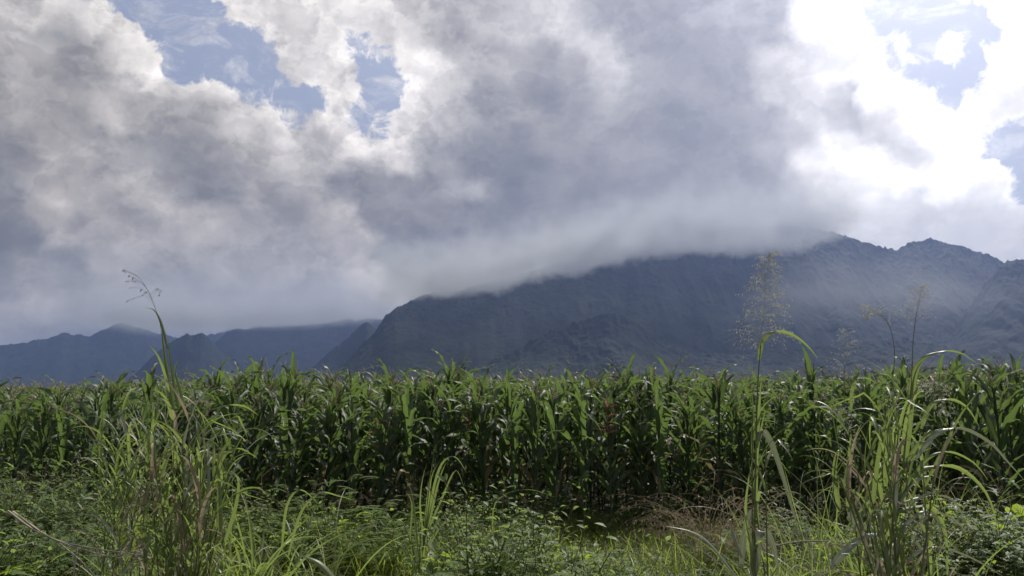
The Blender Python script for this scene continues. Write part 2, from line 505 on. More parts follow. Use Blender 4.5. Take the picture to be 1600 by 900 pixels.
def mountain(name, ridge, dist, depth_front, mat, ncol, nrow, rough, tree, seed, label, spur=0.05, ydist=None):
    """a range of hills whose skyline is seen through the given photo points"""
    rx = np.array([p[0] for p in ridge], float)
    ry = np.array([p[1] for p in ridge], float)
    rd = np.array([p[2] if len(p) > 2 else dist for p in ridge], float)
    px = np.linspace(rx[0], rx[-1], ncol)
    # smooth interpolation of the skyline
    py = np.interp(px, rx, ry)
    k = max(1, int(ncol / (rx[-1] - rx[0]) * 5))
    ker = np.hanning(2 * k + 1)
    ker /= ker.sum()
    py = np.convolve(np.pad(py, k, 'edge'), ker, 'valid')
    dd = np.interp(px, rx, rd)
    top = np.array([at(a, b, c) for a, b, c in zip(px, py, dd)])
    ta = top[:, 0] / top[:, 1]
    H = np.maximum(top[:, 2], 1.0)
    t = np.concatenate([np.linspace(0, 1, nrow), 1 + np.linspace(0.02, 0.8, nrow // 5)])
    T, _ = np.meshgrid(t, px, indexing='ij')
    wander = fbm(px * 0.012, px * 0 + seed, 4, seed) * depth_front * 0.25
    y = np.where(T <= 1, top[None, :, 1] - (1 - T) * (depth_front + wander[None, :]), top[None, :, 1] + (T - 1) * depth_front)
    xx = y * ta[None, :]
    prof = np.where(T <= 1, 0.7 * T + 0.3 * T ** 2.1, 1 - ((T - 1) / 0.8) ** 1.5)
    s = 1.0 / (depth_front * 0.5)
    env = np.clip(4 * T * (1 - T), 0, 1) * (T <= 1)
    z = H[None, :] * prof
    z = z + H[None, :] * spur * env * fbm(xx * s * 2.2, y * s * 0.9, 5, seed + 3, ridged=True)
    z = z + 0.55 * rough * fbm(xx / 90.0, y / 90.0, 5, seed + 11, 0.55) * np.clip(T * 6, 0, 1)
    z = z + tree * np.maximum(0, fbm(xx / 11.0, y / 11.0, 2, seed + 17) + 0.15) * 1.6 * np.clip(T * 6, 0, 1) * (0.3 + 0.7 * np.minimum(T, 1) ** 4)
    z = np.where(T <= 0, -5, z)
    idx = np.arange(T.size).reshape(T.shape)
    Q = np.stack([idx[:-1, :-1], idx[:-1, 1:], idx[1:, 1:], idx[1:, :-1]], -1).reshape(-1, 4)
    return link(name, new_mesh(name, np.stack([xx, y, z], -1).reshape(-1, 3), Q, mat), kind='structure', label=label)


f_far = forest_mat('distant_forest', (0.006, 0.010, 0.008), (0.012, 0.018, 0.010), 0.01)
f_mid = forest_mat('mountain_forest', (0.004, 0.009, 0.006), (0.010, 0.018, 0.009), 0.018)
f_right = forest_mat('knoll_forest', (0.004, 0.009, 0.006), (0.010, 0.018, 0.009), 0.02)

mountain('far_mountain', [(-260, 560), (-60, 556), (0, 543), (40, 535), (75, 528), (100, 518), (118, 524), (140, 526), (165, 514),
                          (190, 503), (215, 512), (245, 520), (290, 530), (330, 524), (370, 516), (450, 508), (560, 500), (680, 495)],
         8200, 1100, f_far, 620, 70, 60, 10, 21, 'far blue range with low peaks at the left edge')
mountain('back_mountain', [(335, 540), (352, 520), (372, 515), (420, 513), (480, 508), (545, 500), (590, 500), (700, 500)],
         6400, 900, f_far, 300, 60, 40, 9, 58, 'long blue flat-topped mountain rising into cloud left of centre')
mountain('wooded_hill', [(190, 606), (225, 572), (250, 548), (275, 530), (292, 521), (302, 524), (316, 521), (328, 532), (345, 552), (372, 580), (400, 606)],
         4600, 420, f_mid, 260, 60, 22, 7, 77, 'small dark wooded hill with a notched double top')
mountain('foothill', [(455, 606), (490, 572), (520, 545), (545, 528), (560, 512), (572, 503), (584, 512), (600, 520), (640, 540), (760, 590), (800, 606)],
         4100, 480, f_mid, 330, 60, 22, 7, 91, 'small rocky spur with a pointed knob below the main mountain')
mountain('main_mountain', [(470, 610, 3000), (520, 590, 3000), (560, 545, 3000), (585, 520, 3000), (600, 498, 3000), (618, 482, 3000), (640, 473, 3050), (664, 462, 3100),
                           (720, 452, 3150), (790, 436, 3200), (860, 416, 3250), (930, 396, 3300), (1000, 378, 3300), (1060, 366, 3300), (1150, 356, 3300),
                           (1240, 354, 3300), (1295, 362, 3300), (1330, 371, 3300), (1352, 381, 3300), (1378, 388, 3300), (1402, 392, 3300), (1412, 385, 3300),
                           (1428, 378, 3300), (1450, 376, 3300), (1480, 380, 3300), (1510, 388, 3300), (1540, 397, 3300), (1566, 411, 3300), (1620, 430, 3300), (1700, 450, 3300), (1900, 520, 3300)],
         3300, 900, f_mid, 1250, 170, 15, 9, 33, 'broad dark forested mountain with its ridge lost in cloud')
mountain('lower_slope', [(620, 612), (700, 590), (790, 556), (850, 524), (900, 500), (950, 492), (985, 500), (1020, 530), (1080, 552), (1160, 556), (1240, 546), (1330, 540), (1420, 530), (1500, 545), (1580, 572), (1700, 600)],
         2250, 330, f_mid, 900, 90, 20, 8, 43, 'dark rounded foothill in front of the main mountain')
mountain('right_mountain', [(1330, 612), (1400, 596), (1450, 566), (1490, 520), (1520, 474), (1540, 444), (1558, 420), (1575, 409), (1598, 407), (1630, 402), (1700, 410), (1900, 430)],
         2750, 560, f_right, 460, 110, 14, 9, 64, 'steep wooded mountain shoulder at the right edge')

# ================================================================== cloud resting on the ridge
def outward(me):
    b = bmesh.new()
    b.from_mesh(me)
    bmesh.ops.recalc_face_normals(b, faces=b.faces)
    b.to_mesh(me)
    b.free()
    return me


def cloud_bank(name, base_px, dist, ydepth, thick, density, lump_s, lump_a, fade_l, fade_r, label, soft=45, colr=(0.78, 0.80, 0.83)):
    """a bank of cloud whose underside passes through the given photo points at that distance"""
    CB = []
    for px, py in base_px:
        q = at(px, py, dist)
        CB.append((q[0], q[2]))
    x0, x1 = CB[0][0], CB[-1][0]
    m_cloud, n = mat_new(name + '_mist')
    tco = n.new('ShaderNodeNewGeometry').outputs['Position']
    sx = n.new('ShaderNodeSeparateXYZ')
    n.put(sx.inputs[0], tco)
    f = n.rng(sx.outputs[0], x0, x1)
    cbase = n.ramp(f, [((x - x0) / (x1 - x0), (z / 1500,) * 3) for x, z in CB]).outputs[0]
    zb = n.math('MULTIPLY', cbase, 1500.0)
    n1 = n.math('SUBTRACT', n.noise(tco, lump_s, 6, 0.62), 0.5)
    n2 = n.math('SUBTRACT', n.noise(tco, lump_s * 3.2, 5, 0.6), 0.5)
    lump = n.math('ADD', n.math('MULTIPLY', n1, lump_a), n.math('MULTIPLY', n2, lump_a * 0.5))
    hgt = n.math('SUBTRACT', n.math('ADD', sx.outputs[2], lump), zb)
    dn = n.rng(hgt, -soft, soft, 0, 1, smooth=True)
    top = n.rng(n.math('SUBTRACT', n.math('SUBTRACT', sx.outputs[2], zb), n.math('MULTIPLY', lump, 1.4)), soft, thick, 1, 0)
    dn = n.math('MULTIPLY', dn, n.math('POWER', n.math('MAXIMUM', top, 0.0), 2.0))
    xl = n.math('ADD', sx.outputs[0], n.math('MULTIPLY', lump, 1.5))
    dn = n.math('MULTIPLY', dn, n.rng(xl, x0, x0 + fade_l, 0, 1, smooth=True))
    dn = n.math('MULTIPLY', dn, n.rng(xl, x1 - fade_r, x1, 1, 0, smooth=True))
    dn = n.math('MULTIPLY', dn, n.rng(n.math('ADD', n1, n.math('MULTIPLY', n2, 0.6)), -0.2, 0.12, 0.25, 1.1))
    vol = n.new('ShaderNodeVolumePrincipled')
    vol.inputs['Color'].default_value = tuple(colr) + (1,)
    vol.inputs['Anisotropy'].default_value = 0.0
    n.put(vol.inputs['Density'], n.math('MULTIPLY', dn, density))
    finish(n, None, vol.outputs[0])
    xs = np.linspace(x0 - 60, x1 + 60, 22)
    ring = [(-1, 0.0), (-1, 0.7), (-0.7, 1.0), (0.7, 1.0), (1, 0.7), (1, 0.0)]
    V = []
    for i, x in enumerate(xs):
        zc = np.interp(x, [p[0] for p in CB], [p[1] for p in CB])
        for a, b in ring:
            V.append((x, dist + a * ydepth, zc - soft - lump_a * 0.35 + b * (thick + soft + lump_a * 0.5)))
    k = len(ring)
    Q = [[i * k + j, i * k + (j + 1) % k, (i + 1) * k + (j + 1) % k, (i + 1) * k + j] for i in range(len(xs) - 1) for j in range(k)]
    e = (len(xs) - 1) * k
    Q += [[3, 2, 1, 0], [5, 4, 3, 0], [e, e + 1, e + 2, e + 3], [e, e + 3, e + 4, e + 5]]
    link(name, outward(new_mesh(name, np.array(V), Q, m_cloud, smooth=False)), kind='stuff', label=label)


cloud_bank('ridge_cloud', [(560, 470), (640, 462), (700, 458), (800, 443), (880, 424), (950, 405), (1020, 390), (1100, 384), (1200, 381), (1290, 379), (1335, 366)],
           2950, 420, 215, 0.0105, 0.0060, 165.0, 330, 300, 'grey cloud bank resting along the mountain ridge', 20)
cloud_bank('low_cloud', [(110, 500), (170, 506), (215, 508), (260, 506), (330, 505), (420, 508), (500, 505), (560, 498), (640, 480)],
           6000, 500, 420, 0.0040, 0.0022, 150.0, 600, 500, 'grey cloud hanging over the far blue ranges', 60)

cloud_bank('slope_mist', [(1120, 520), (1200, 500), (1300, 480), (1400, 480), (1480, 486), (1560, 490), (1620, 500)],  # thin mist volume added to suggest faint sun shafts on the slopes
           2380, 180, 240, 0.0012, 0.0050, 110.0, 300, 300, 'thin pale mist added before the right hand slopes to suggest faint sun shafts', 60)

# ================================================================== haze
m_haze, n = mat_new('haze_air')
hv = n.new('ShaderNodeVolumePrincipled')
hv.inputs['Color'].default_value = (0.25, 0.34, 0.625, 1)
hv.inputs['Density'].default_value = 0.00012
hv.inputs['Anisotropy'].default_value = 0.72
finish(n, None, hv.outputs[0])
b = 15000.0
V = [(x, y, z) for z in (-6.5, 900.0) for y in (-b, b) for x in (-b, b)]
link('haze', outward(new_mesh('haze', V, [[0, 2, 3, 1], [4, 5, 7, 6], [0, 1, 5, 4], [2, 6, 7, 3], [0, 4, 6, 2], [1, 3, 7, 5]], m_haze, smooth=False)), kind='stuff',
     label='thin blue haze in the valley air')


# ================================================================== plant materials
def leaf_mat(name, dark, light, trans, rough=0.42, tgain=0.45, rib=None, dry=None, uvscale=60.0, spec=0.45):
    """a leaf: darker reflection, yellow-green light passing through, veins along the blade, per-leaf variation"""
    m, n = mat_new(name)
    tint = n.new('ShaderNodeAttribute', attribute_name='tint').outputs['Fac']
    uvn = n.new('ShaderNodeUVMap').outputs[0]
    su = n.new('ShaderNodeSeparateXYZ')
    n.put(su.inputs[0], uvn)
    oi = n.new('ShaderNodeObjectInfo').outputs['Random']
    P = n.new('ShaderNodeNewGeometry').outputs['Position']
    t = n.math('ADD', tint, n.math('MULTIPLY', n.math('SUBTRACT', oi, 0.5), 0.35), clamp=True)
    blot = n.noise(P, 9.0, 4, 0.6)
    t = n.math('ADD', t, n.math('MULTIPLY', n.math('SUBTRACT', blot, 0.5), 0.5), clamp=True)
    dead = n.rng(tint, 1.05, 1.3)
    c = n.mix(t, dark, light)
    tr = n.mix(t, tuple(q * 0.8 for q in trans), trans)
    # fine parallel veins
    vein = n.math('SINE', n.math('MULTIPLY', su.outputs[0], uvscale))
    c = n.mix(n.rng(vein, -1, 1, 0, 0.22), c, tuple(q * 1.5 for q in light))
    if rib is not None:
        r = n.math('ABSOLUTE', n.math('SUBTRACT', su.outputs[0], 0.5))
        rf = n.rng(r, 0.03, 0.07, 1, 0, smooth=True)
        rf = n.math('MULTIPLY', rf, n.rng(su.outputs[1], 0.5, 1.0, 0.85, 0.1))
        c = n.mix(rf, c, rib)
        tr = n.mix(rf, tr, tuple(q * 0.8 for q in rib))
    yel = n.math('MULTIPLY', n.rng(oi, 0.80, 1.0), 0.35)
    c = n.mix(yel, c, (light[0] * 1.5, light[1] * 1.15, light[2]))
    if dry is not None:
        c = n.mix(n.math('MULTIPLY', dead, 0.85), c, dry)
        tr = n.mix(n.math('MULTIPLY', dead, 0.85), tr, tuple(q * 0.7 for q in dry))
        df = n.rng(n.math('ADD', su.outputs[1], n.math('MULTIPLY', n.math('SUBTRACT', n.noise(P, 20.0, 3, 0.6), 0.5), 0.7)), 0.97, 1.12, 0, 0.9)
        c = n.mix(df, c, dry)
        tr = n.mix(df, tr, dry)
    p = n.new('ShaderNodeBsdfPrincipled')
    n.put(p.inputs['Base Color'], c)
    n.put(p.inputs['Roughness'], n.rng(blot, 0.3, 0.7, rough - 0.06, rough + 0.12))
    p.inputs['Specular IOR Level'].default_value = spec
    tl = n.new('ShaderNodeBsdfTranslucent')
    n.put(tl.inputs[0], tr)
    mx = n.new('ShaderNodeMixShader')
    mx.inputs[0].default_value = tgain
    n.l.new(p.outputs[0], mx.inputs[1])
    n.l.new(tl.outputs[0], mx.inputs[2])
    finish(n, mx.outputs[0])
    return m


def plain_mat(name, a, b, scale=12.0, rough=0.7, spec=0.25, trans=0.0):
    m, n = mat_new(name)
    P = n.new('ShaderNodeNewGeometry').outputs['Position']
    tint = n.new('ShaderNodeAttribute', attribute_name='tint').outputs['Fac']
    f = n.math('ADD', n.math('MULTIPLY', n.rng(n.noise(P, scale, 4, 0.6), 0.3, 0.7), 0.6), n.math('MULTIPLY', tint, 0.4))
    c = n.mix(f, a, b)
    sh = principled(n, c, rough, spec)
    if trans:
        tl = n.new('ShaderNodeBsdfTranslucent')
        n.put(tl.inputs[0], c)
        mx = n.new('ShaderNodeMixShader')
        mx.inputs[0].default_value = trans
        n.l.new(sh, mx.inputs[1])
        n.l.new(tl.outputs[0], mx.inputs[2])
        sh = mx.outputs[0]
    finish(n, sh)
    return m


m_corn = leaf_mat('maize_leaf', (0.028, 0.050, 0.030), (0.064, 0.092, 0.045), (0.160, 0.245, 0.055), 0.54, 0.44, rib=(0.16, 0.22, 0.10), dry=(0.26, 0.20, 0.11), spec=0.5)
m_cornfar = leaf_mat('maize_leaf_far', (0.036, 0.058, 0.030), (0.075, 0.102, 0.046), (0.15, 0.22, 0.055), 0.46, 0.40, dry=(0.24, 0.17, 0.08))
m_stalk = plain_mat('maize_stalk', (0.045, 0.085, 0.028), (0.09, 0.13, 0.045), 9, 0.55)
m_tassel = plain_mat('maize_tassel', (0.32, 0.26, 0.16), (0.50, 0.42, 0.28), 30, 0.8, 0.15, 0.3)
m_husk = leaf_mat('maize_husk', (0.07, 0.12, 0.035), (0.11, 0.16, 0.05), (0.14, 0.22, 0.05), 0.55, 0.15)
m_silk = plain_mat('maize_silk', (0.10, 0.04, 0.02), (0.20, 0.09, 0.04), 60, 0.8, 0.1)
m_rust = plain_mat('withered_leaf', (0.20, 0.10, 0.065), (0.30, 0.19, 0.12), 10, 0.8, 0.15, 0.4)
m_grass = leaf_mat('tall_grass_blade', (0.075, 0.105, 0.038), (0.125, 0.155, 0.055), (0.27, 0.365, 0.080), 0.42, 0.48, rib=(0.30, 0.34, 0.20), dry=(0.30, 0.23, 0.11), uvscale=40, spec=0.5)
m_palesheen = leaf_mat('pale_sheen_blade', (0.20, 0.23, 0.16), (0.30, 0.32, 0.24), (0.22, 0.26, 0.12), 0.40, 0.30, rib=(0.34, 0.35, 0.28), dry=(0.30, 0.25, 0.15), uvscale=40, spec=0.5)  # pale base colour stands in for sky sheen on the blades
m_turf = leaf_mat('short_grass', (0.075, 0.12, 0.028), (0.14, 0.185, 0.045), (0.36, 0.46, 0.06), 0.5, 0.55, dry=(0.26, 0.20, 0.09), spec=0.3)
m_weed = leaf_mat('weed_leaf', (0.052, 0.105, 0.026), (0.145, 0.21, 0.048), (0.37, 0.50, 0.065), 0.5, 0.52, rib=(0.12, 0.18, 0.05), uvscale=22, spec=0.35)
m_weedpale = leaf_mat('mugwort_leaf', (0.085, 0.135, 0.055), (0.145, 0.20, 0.080), (0.30, 0.43, 0.10), 0.55, 0.5, rib=(0.16, 0.20, 0.10), uvscale=22, spec=0.35)
m_weedstem = plain_mat('weed_stem', (0.07, 0.085, 0.03), (0.13, 0.10, 0.05), 20, 0.7)
m_culm = plain_mat('grass_stem', (0.09, 0.12, 0.04), (0.16, 0.17, 0.07), 15, 0.5)
m_seed = plain_mat('seed_head', (0.13, 0.11, 0.09), (0.22, 0.19, 0.14), 40, 0.8, 0.15, 0.3)
m_seedpale = plain_mat('pale_seed_head', (0.38, 0.38, 0.30), (0.58, 0.56, 0.46), 40, 0.8, 0.15, 0.4)
m_dry = plain_mat('dry_grass', (0.26, 0.205, 0.13), (0.44, 0.37, 0.25), 20, 0.8, 0.2, 0.3)
m_twig = plain_mat('dead_stalk', (0.22, 0.19, 0.15), (0.40, 0.36, 0.28), 12, 0.75, 0.2)
m_flower = plain_mat('white_flower', (0.55, 0.55, 0.50), (0.75, 0.74, 0.70), 40, 0.7, 0.2, 0.3)
m_bark = plain_mat('tree_bark', (0.06, 0.045, 0.03), (0.12, 0.10, 0.07), 4, 0.9)
m_tree = leaf_mat('tree_leaf', (0.018, 0.035, 0.014), (0.035, 0.06, 0.02), (0.05, 0.09, 0.015), 0.5, 0.25)
rng = np.random.default_rng(7)


class MB:
    """collects quads with uv, tint and material number"""
    def __init__(s):
        s.V, s.Q, s.U, s.T, s.M, s.n = [], [], [], [], [], 0

    def add(s, V, Q, U, tint, mat=0):
        s.V.append(V)
        s.Q.append(Q + s.n)
        s.U.append(U)
        s.T.append(np.full(len(V), tint) if np.isscalar(tint) else tint)
        s.M.append(np.full(len(Q), mat))
        s.n += len(V)

    def ribbon(s, P, W, side, tint=0.5, across=3, vee=0.25, ruffle=0.0, mat=0, up=None, freq=26.0, ph=0.0):
        """a blade along the points P, half-widths W; side = sideways vectors (n,3)"""
        n = len(P)
        T = np.gradient(P, axis=0)
        T /= np.linalg.norm(T, axis=1, keepdims=True) + 1e-9
        S = side - (side * T).sum(1, keepdims=True) * T
        S /= np.linalg.norm(S, axis=1, keepdims=True) + 1e-9
        N = np.cross(T, S)
        u = np.linspace(-1, 1, across)
        s_ = np.linspace(0, 1, n)
        G = P[:, None, :] + S[:, None, :] * (u[None, :, None] * W[:, None, None]) \
            + N[:, None, :] * ((np.abs(u)[None, :, None] * vee) * W[:, None, None])
        if ruffle:
            G = G + N[:, None, :] * (ruffle * (np.abs(u) ** 2)[None, :, None] *
                                     np.sin(s_[:, None, None] * freq + ph + (u[None, :, None] > 0) * 1.9))
        U = np.stack(np.broadcast_arrays((u[None, :] + 1) / 2, s_[:, None]), -1).reshape(-1, 2)
        i = np.arange(n * across).reshape(n, across)
        Q = np.stack([i[:-1, :-1], i[:-1, 1:], i[1:, 1:], i[1:, :-1]], -1).reshape(-1, 4)
        s.add(G.reshape(-1, 3), Q, U, tint, mat)

    def tube(s, P, r, sides=5, tint=0.5, mat=0, cap=True):
        n = len(P)
        P = np.asarray(P, float)
        r = np.broadcast_to(r, n)
        T = np.gradient(P, axis=0)
        T /= np.linalg.norm(T, axis=1, keepdims=True) + 1e-9
        ref = np.where(np.abs(T[:, 2:3]) > 0.9, [[1.0, 0.01, 0]], [[0.0, 0.02, 1.0]])
        A = np.cross(T, ref)
        A /= np.linalg.norm(A, axis=1, keepdims=True) + 1e-9
        B = np.cross(T, A)
        a = np.arange(sides) / sides * 2 * math.pi
        G = P[:, None, :] + (A[:, None, :] * np.cos(a)[None, :, None] + B[:, None, :] * np.sin(a)[None, :, None]) * r[:, None, None]
        i = np.arange(n * sides).reshape(n, sides)
        j = np.roll(i, -1, 1)
        Q = np.stack([i[:-1], j[:-1], j[1:], i[1:]], -1).reshape(-1, 4)
        U = np.stack(np.broadcast_arrays(a[None, :] / 6.3, np.linspace(0, 1, n)[:, None]), -1).reshape(-1, 2)
        s.add(G.reshape(-1, 3), Q, U, tint, mat)

    def arrays(s):
        return np.concatenate(s.V), np.concatenate(s.Q), np.concatenate(s.U), np.concatenate(s.T), np.concatenate(s.M)

    def mesh(s, name, mats):
        V, Q, U, T, M = s.arrays()
        return new_mesh(name, V, Q, mats, U, T, True, M if isinstance(mats, (list, tuple)) else None)


def blade_curve(base, az, e0, L, droop, n=12, p=1.6, side=0.0, wob=0.0, r=rng):
    """centre line that leaves at elevation e0 and bends over by droop (radians); returns points and side vectors"""
    s = np.linspace(0, 1, n)
    e = e0 - droop * s ** p
    a = az + side * s ** 1.5 + wob * np.sin(s * 7 + r.uniform(0, 6)) * s
    d = np.stack([np.cos(e) * np.cos(a), np.cos(e) * np.sin(a), np.sin(e)], 1)
    P = np.zeros((n, 3))
    P[1:] = np.cumsum((d[1:] + d[:-1]) / 2 * (L / (n - 1)), 0)
    S = np.stack([-np.sin(a), np.cos(a), 0 * a], 1)
    return P + np.asarray(base), S


def twist(P, S, ang):
    T = np.gradient(P, axis=0)
    T /= np.linalg.norm(T, axis=1, keepdims=True) + 1e-9
    N = np.cross(T, S)
    return S * np.cos(ang)[:, None] + N * np.sin(ang)[:, None]


def spline(pts, n=14):
    """smooth curve through a few points"""
    pts = np.asarray(pts, float)
    m = len(pts)
    t = np.linspace(0, m - 1, n)
    out = []
    for q in t:
        i = min(int(q), m - 2)
        f = q - i
        p0, p1, p2, p3 = pts[max(i - 1, 0)], pts[i], pts[i + 1], pts[min(i + 2, m - 1)]
        out.append(0.5 * ((2 * p1) + (-p0 + p2) * f + (2 * p0 - 5 * p1 + 4 * p2 - p3) * f * f + (-p0 + 3 * p1 - 3 * p2 + p3) * f ** 3))
    return np.array(out)


# ================================================================== maize
def corn_width(s, W):
    return W * (0.55 + 0.45 * np.clip(s / 0.22, 0, 1)) * np.clip(1 - s ** 2.6, 0.0004, 1) ** 0.85


def corn_parts(H, r, seg=13, across=5, tassel=True, ear=True, nleaf=13, rust=False, lod=0):
    """returns MB per part of one maize plant of height H (without tassel)"""
    st, lf, ta, ears = MB(), MB(), MB(), []
    lean = r.uniform(-0.05, 0.05, 2)
    zs = np.linspace(0, 1, 5 if lod == 0 else 2)
    SP = np.stack([lean[0] * zs ** 2 * H, lean[1] * zs ** 2 * H, zs * H * 0.97 - 0.03], 1)
    st.tube(SP, np.interp(zs, [0, 1], [0.014, 0.006]), 6 if lod == 0 else 3, 0.5)
    plane = r.uniform(0, math.pi)
    for k in range(nleaf):
        f = (k + 0.6) / nleaf
        zl = 0.07 + 0.90 * f
        if lod and zl < 0.35:
            continue
        base = np.array([lean[0] * zl ** 2 * H, lean[1] * zl ** 2 * H, zl * H])
        a = plane + (k % 2) * math.pi + r.normal(0, 0.28)
        L = H * (0.40 + 0.16 * math.sin(math.pi * min(1, f * 1.05))) * r.uniform(0.85, 1.15)
        if f > 0.78:
            L *= 0.72
        W = 0.5 * r.uniform(0.076, 0.108) * (0.75 + 0.35 * math.sin(math.pi * f)) * H / 2.1
        e0 = r.normal(1.10 + 0.26 * f ** 2, 0.09)
        droop = r.uniform(1.3, 2.6) * (1.12 - 0.55 * f ** 2)
        n = seg
        P, S = blade_curve(base, a, e0, L, droop * 1.08, n, r.uniform(1.6, 2.7), r.normal(0, 0.25), 0.10, r)
        s = np.linspace(0, 1, n)
        S = twist(P, S, r.normal(0, 0.6) * s + r.normal(0, 0.25) * np.sin(s * 5))
        old = max(0.012, (0.34 - f) * 1.3)
        lf.ribbon(P, corn_width(s, W), S, float(np.clip(r.normal(0.45, 0.2) + (1.5 if r.random() < old else 0), 0, 2)), across, 0.35, 0 if lod else W * 0.42, 0,
                  freq=r.uniform(18, 30), ph=r.uniform(0, 6))
        if lod == 0:   # sheath hugging the stalk
            sp = np.stack([np.full(4, base[0]), np.full(4, base[1]), base[2] + np.linspace(-0.13, 0.02, 4)], 1)
            lf.tube(sp, [0.014, 0.016, 0.018, 0.020], 5, 0.4)
    # whorl of upright leaves at the top
    for k in range(3 if lod == 0 else 2):
        a = r.uniform(0, 6.28)
        P, S = blade_curve(SP[-1] - [0, 0, 0.08], a, r.uniform(1.2, 1.5), H * r.uniform(0.10, 0.19), r.uniform(0.1, 0.9), max(4, seg // 2), 1.6, 0, 0, r)
        s = np.linspace(0, 1, len(P))
        lf.ribbon(P, corn_width(s, 0.024), S, 0.8, 3, 0.6)
    top = SP[-1]
    if tassel:
        P, _ = blade_curve(top - [0, 0, 0.05], r.uniform(0, 6.28), 1.5, r.uniform(0.38, 0.50), r.uniform(0.0, 0.35), 5 if lod == 0 else 2, 1.5, 0, 0, r)
        wid = 0.0060 if lod == 0 else (0.007 if lod == 1 else 0.010)
        ta.tube(P, [wid] * (len(P) - 1) + [0.001], 4 if lod == 0 else 3, 0.5)
        for k in range(r.integers(5, 10) if lod == 0 else 3):
            q = P[1] + (P[-1] - P[0]) * r.uniform(-0.05, 0.25)
            B, _ = blade_curve(q, r.uniform(0, 6.28), r.uniform(0.8, 1.3), r.uniform(0.13, 0.22), r.uniform(0.2, 1.5), 5 if lod == 0 else 2, 1.4, 0, 0, r)
            ta.tube(B, [wid * 0.8] * (len(B) - 1) + [0.001], 3, float(r.uniform(0, 1)))
    if ear and lod == 0:
        for k in range(1 if r.random() < 0.6 else 2):
            zl = r.uniform(0.42, 0.56)
            a = plane + k * math.pi + r.normal(0, 0.3)
            hu, si = MB(), MB()
            ears.append((hu, si))
            b = np.array([math.cos(a) * 0.015, math.sin(a) * 0.015, zl * H])
            P, _ = blade_curve(b, a, 1.15, 0.22, 0.15, 7, 1, 0, 0, r)
            hu.tube(P, [0.010, 0.020, 0.027, 0.028, 0.024, 0.015, 0.006], 8, 0.5)
            for j in range(9):
                B, _ = blade_curve(P[-1] - (P[-1] - P[-2]) * 0.3, a + r.normal(0, 1.1), r.uniform(0.2, 1.3), 0.07, r.uniform(0.8, 2.4), 5, 1.3, 0, 0, r)
                si.tube(B, [0.002, 0.002, 0.0016, 0.0012, 0.0006], 3, float(r.uniform(0, 1)))
    return st, lf, ta, ears


NVAR = 18
variants = []
for i in range(NVAR):
    r = np.random.default_rng(100 + i)
    H = 2.02
    st_, lf_, ta_, ears_ = corn_parts(H, r, tassel=(i % 5 != 1), ear=(i % 3 != 2), nleaf=int(r.integers(15, 19)))
    variants.append(dict(stalk=st_.mesh('stalk', m_stalk), foliage=lf_.mesh('foliage', m_corn),
                         tassel=ta_.mesh('tassel', m_tassel) if ta_.n else None,
                         ears=[(a.mesh('ear', m_husk), b.mesh('silk', m_silk)) for a, b in ears_]))


def corn_plant(v, x, y, z, rot, sc_, label, group, lean=(0, 0)):
    root = bpy.data.objects.new('corn_plant', None)
    C.objects.link(root)
    root.empty_display_size = 0.1
    root.location = (x, y, z)
    root.rotation_euler = (lean[0], lean[1], rot)
    root.scale = (sc_, sc_, sc_)
    root['label'] = label
    root['category'] = 'corn plant'
    root['group'] = group
    link('stalk', v['stalk'], root)
    link('foliage', v['foliage'], root)
    if v['tassel']:
        link('tassel', v['tassel'], root)
    for hk, sk in v['ears']:
        e = link('ear', hk, root)
        link('silk', sk, e)
    return root


EDGE = 12.2     # forward distance of the first maize row
ROW = 0.72


def corn_height(x, y):
    """tops are a little lower in the west than in the middle and the east"""
    px = x / y * F
    return np.interp(px, [-900, -650, -500, -380, -200, 0, 250, 420, 560, 640, 800],
                     [1.72, 1.78, 1.90, 1.99, 2.02, 1.99, 1.97, 1.96, 2.03, 2.12, 2.10])


r = np.random.default_rng(31)
placed = []
row = 0
special = {}
while len(placed) < 300:
    y0 = EDGE + row * ROW
    half_w = y0 * 0.655 + 0.35
    x = -half_w + r.uniform(0, 0.2)
    while x < half_w and len(placed) < 300:
        yy = y0 + r.normal(0, 0.11)
        h = corn_height(x, yy) * float(np.clip(r.normal(1.0, 0.10), 0.74, 1.18)) * (0.99 if row else 0.95) * (1 + 0.16 * float(vnoise(np.array(x * 0.8), np.array(yy * 0.8), 21)))
        placed.append((x, yy, h, row))
        x += r.uniform(0.22, 0.50)
    row += 1
last_row_x = x
NEAR_ROWS = row

ROWN = ['front row', 'second row', 'third row', 'fourth row', 'fifth row', 'sixth row', 'seventh row', 'eighth row']
NUM = ['first', 'second', 'third', 'fourth', 'fifth', 'sixth', 'seventh', 'eighth', 'ninth', 'tenth', 'eleventh', 'twelfth', 'thirteenth', 'fourteenth',
       'fifteenth', 'sixteenth', 'seventeenth', 'eighteenth', 'nineteenth', 'twentieth']
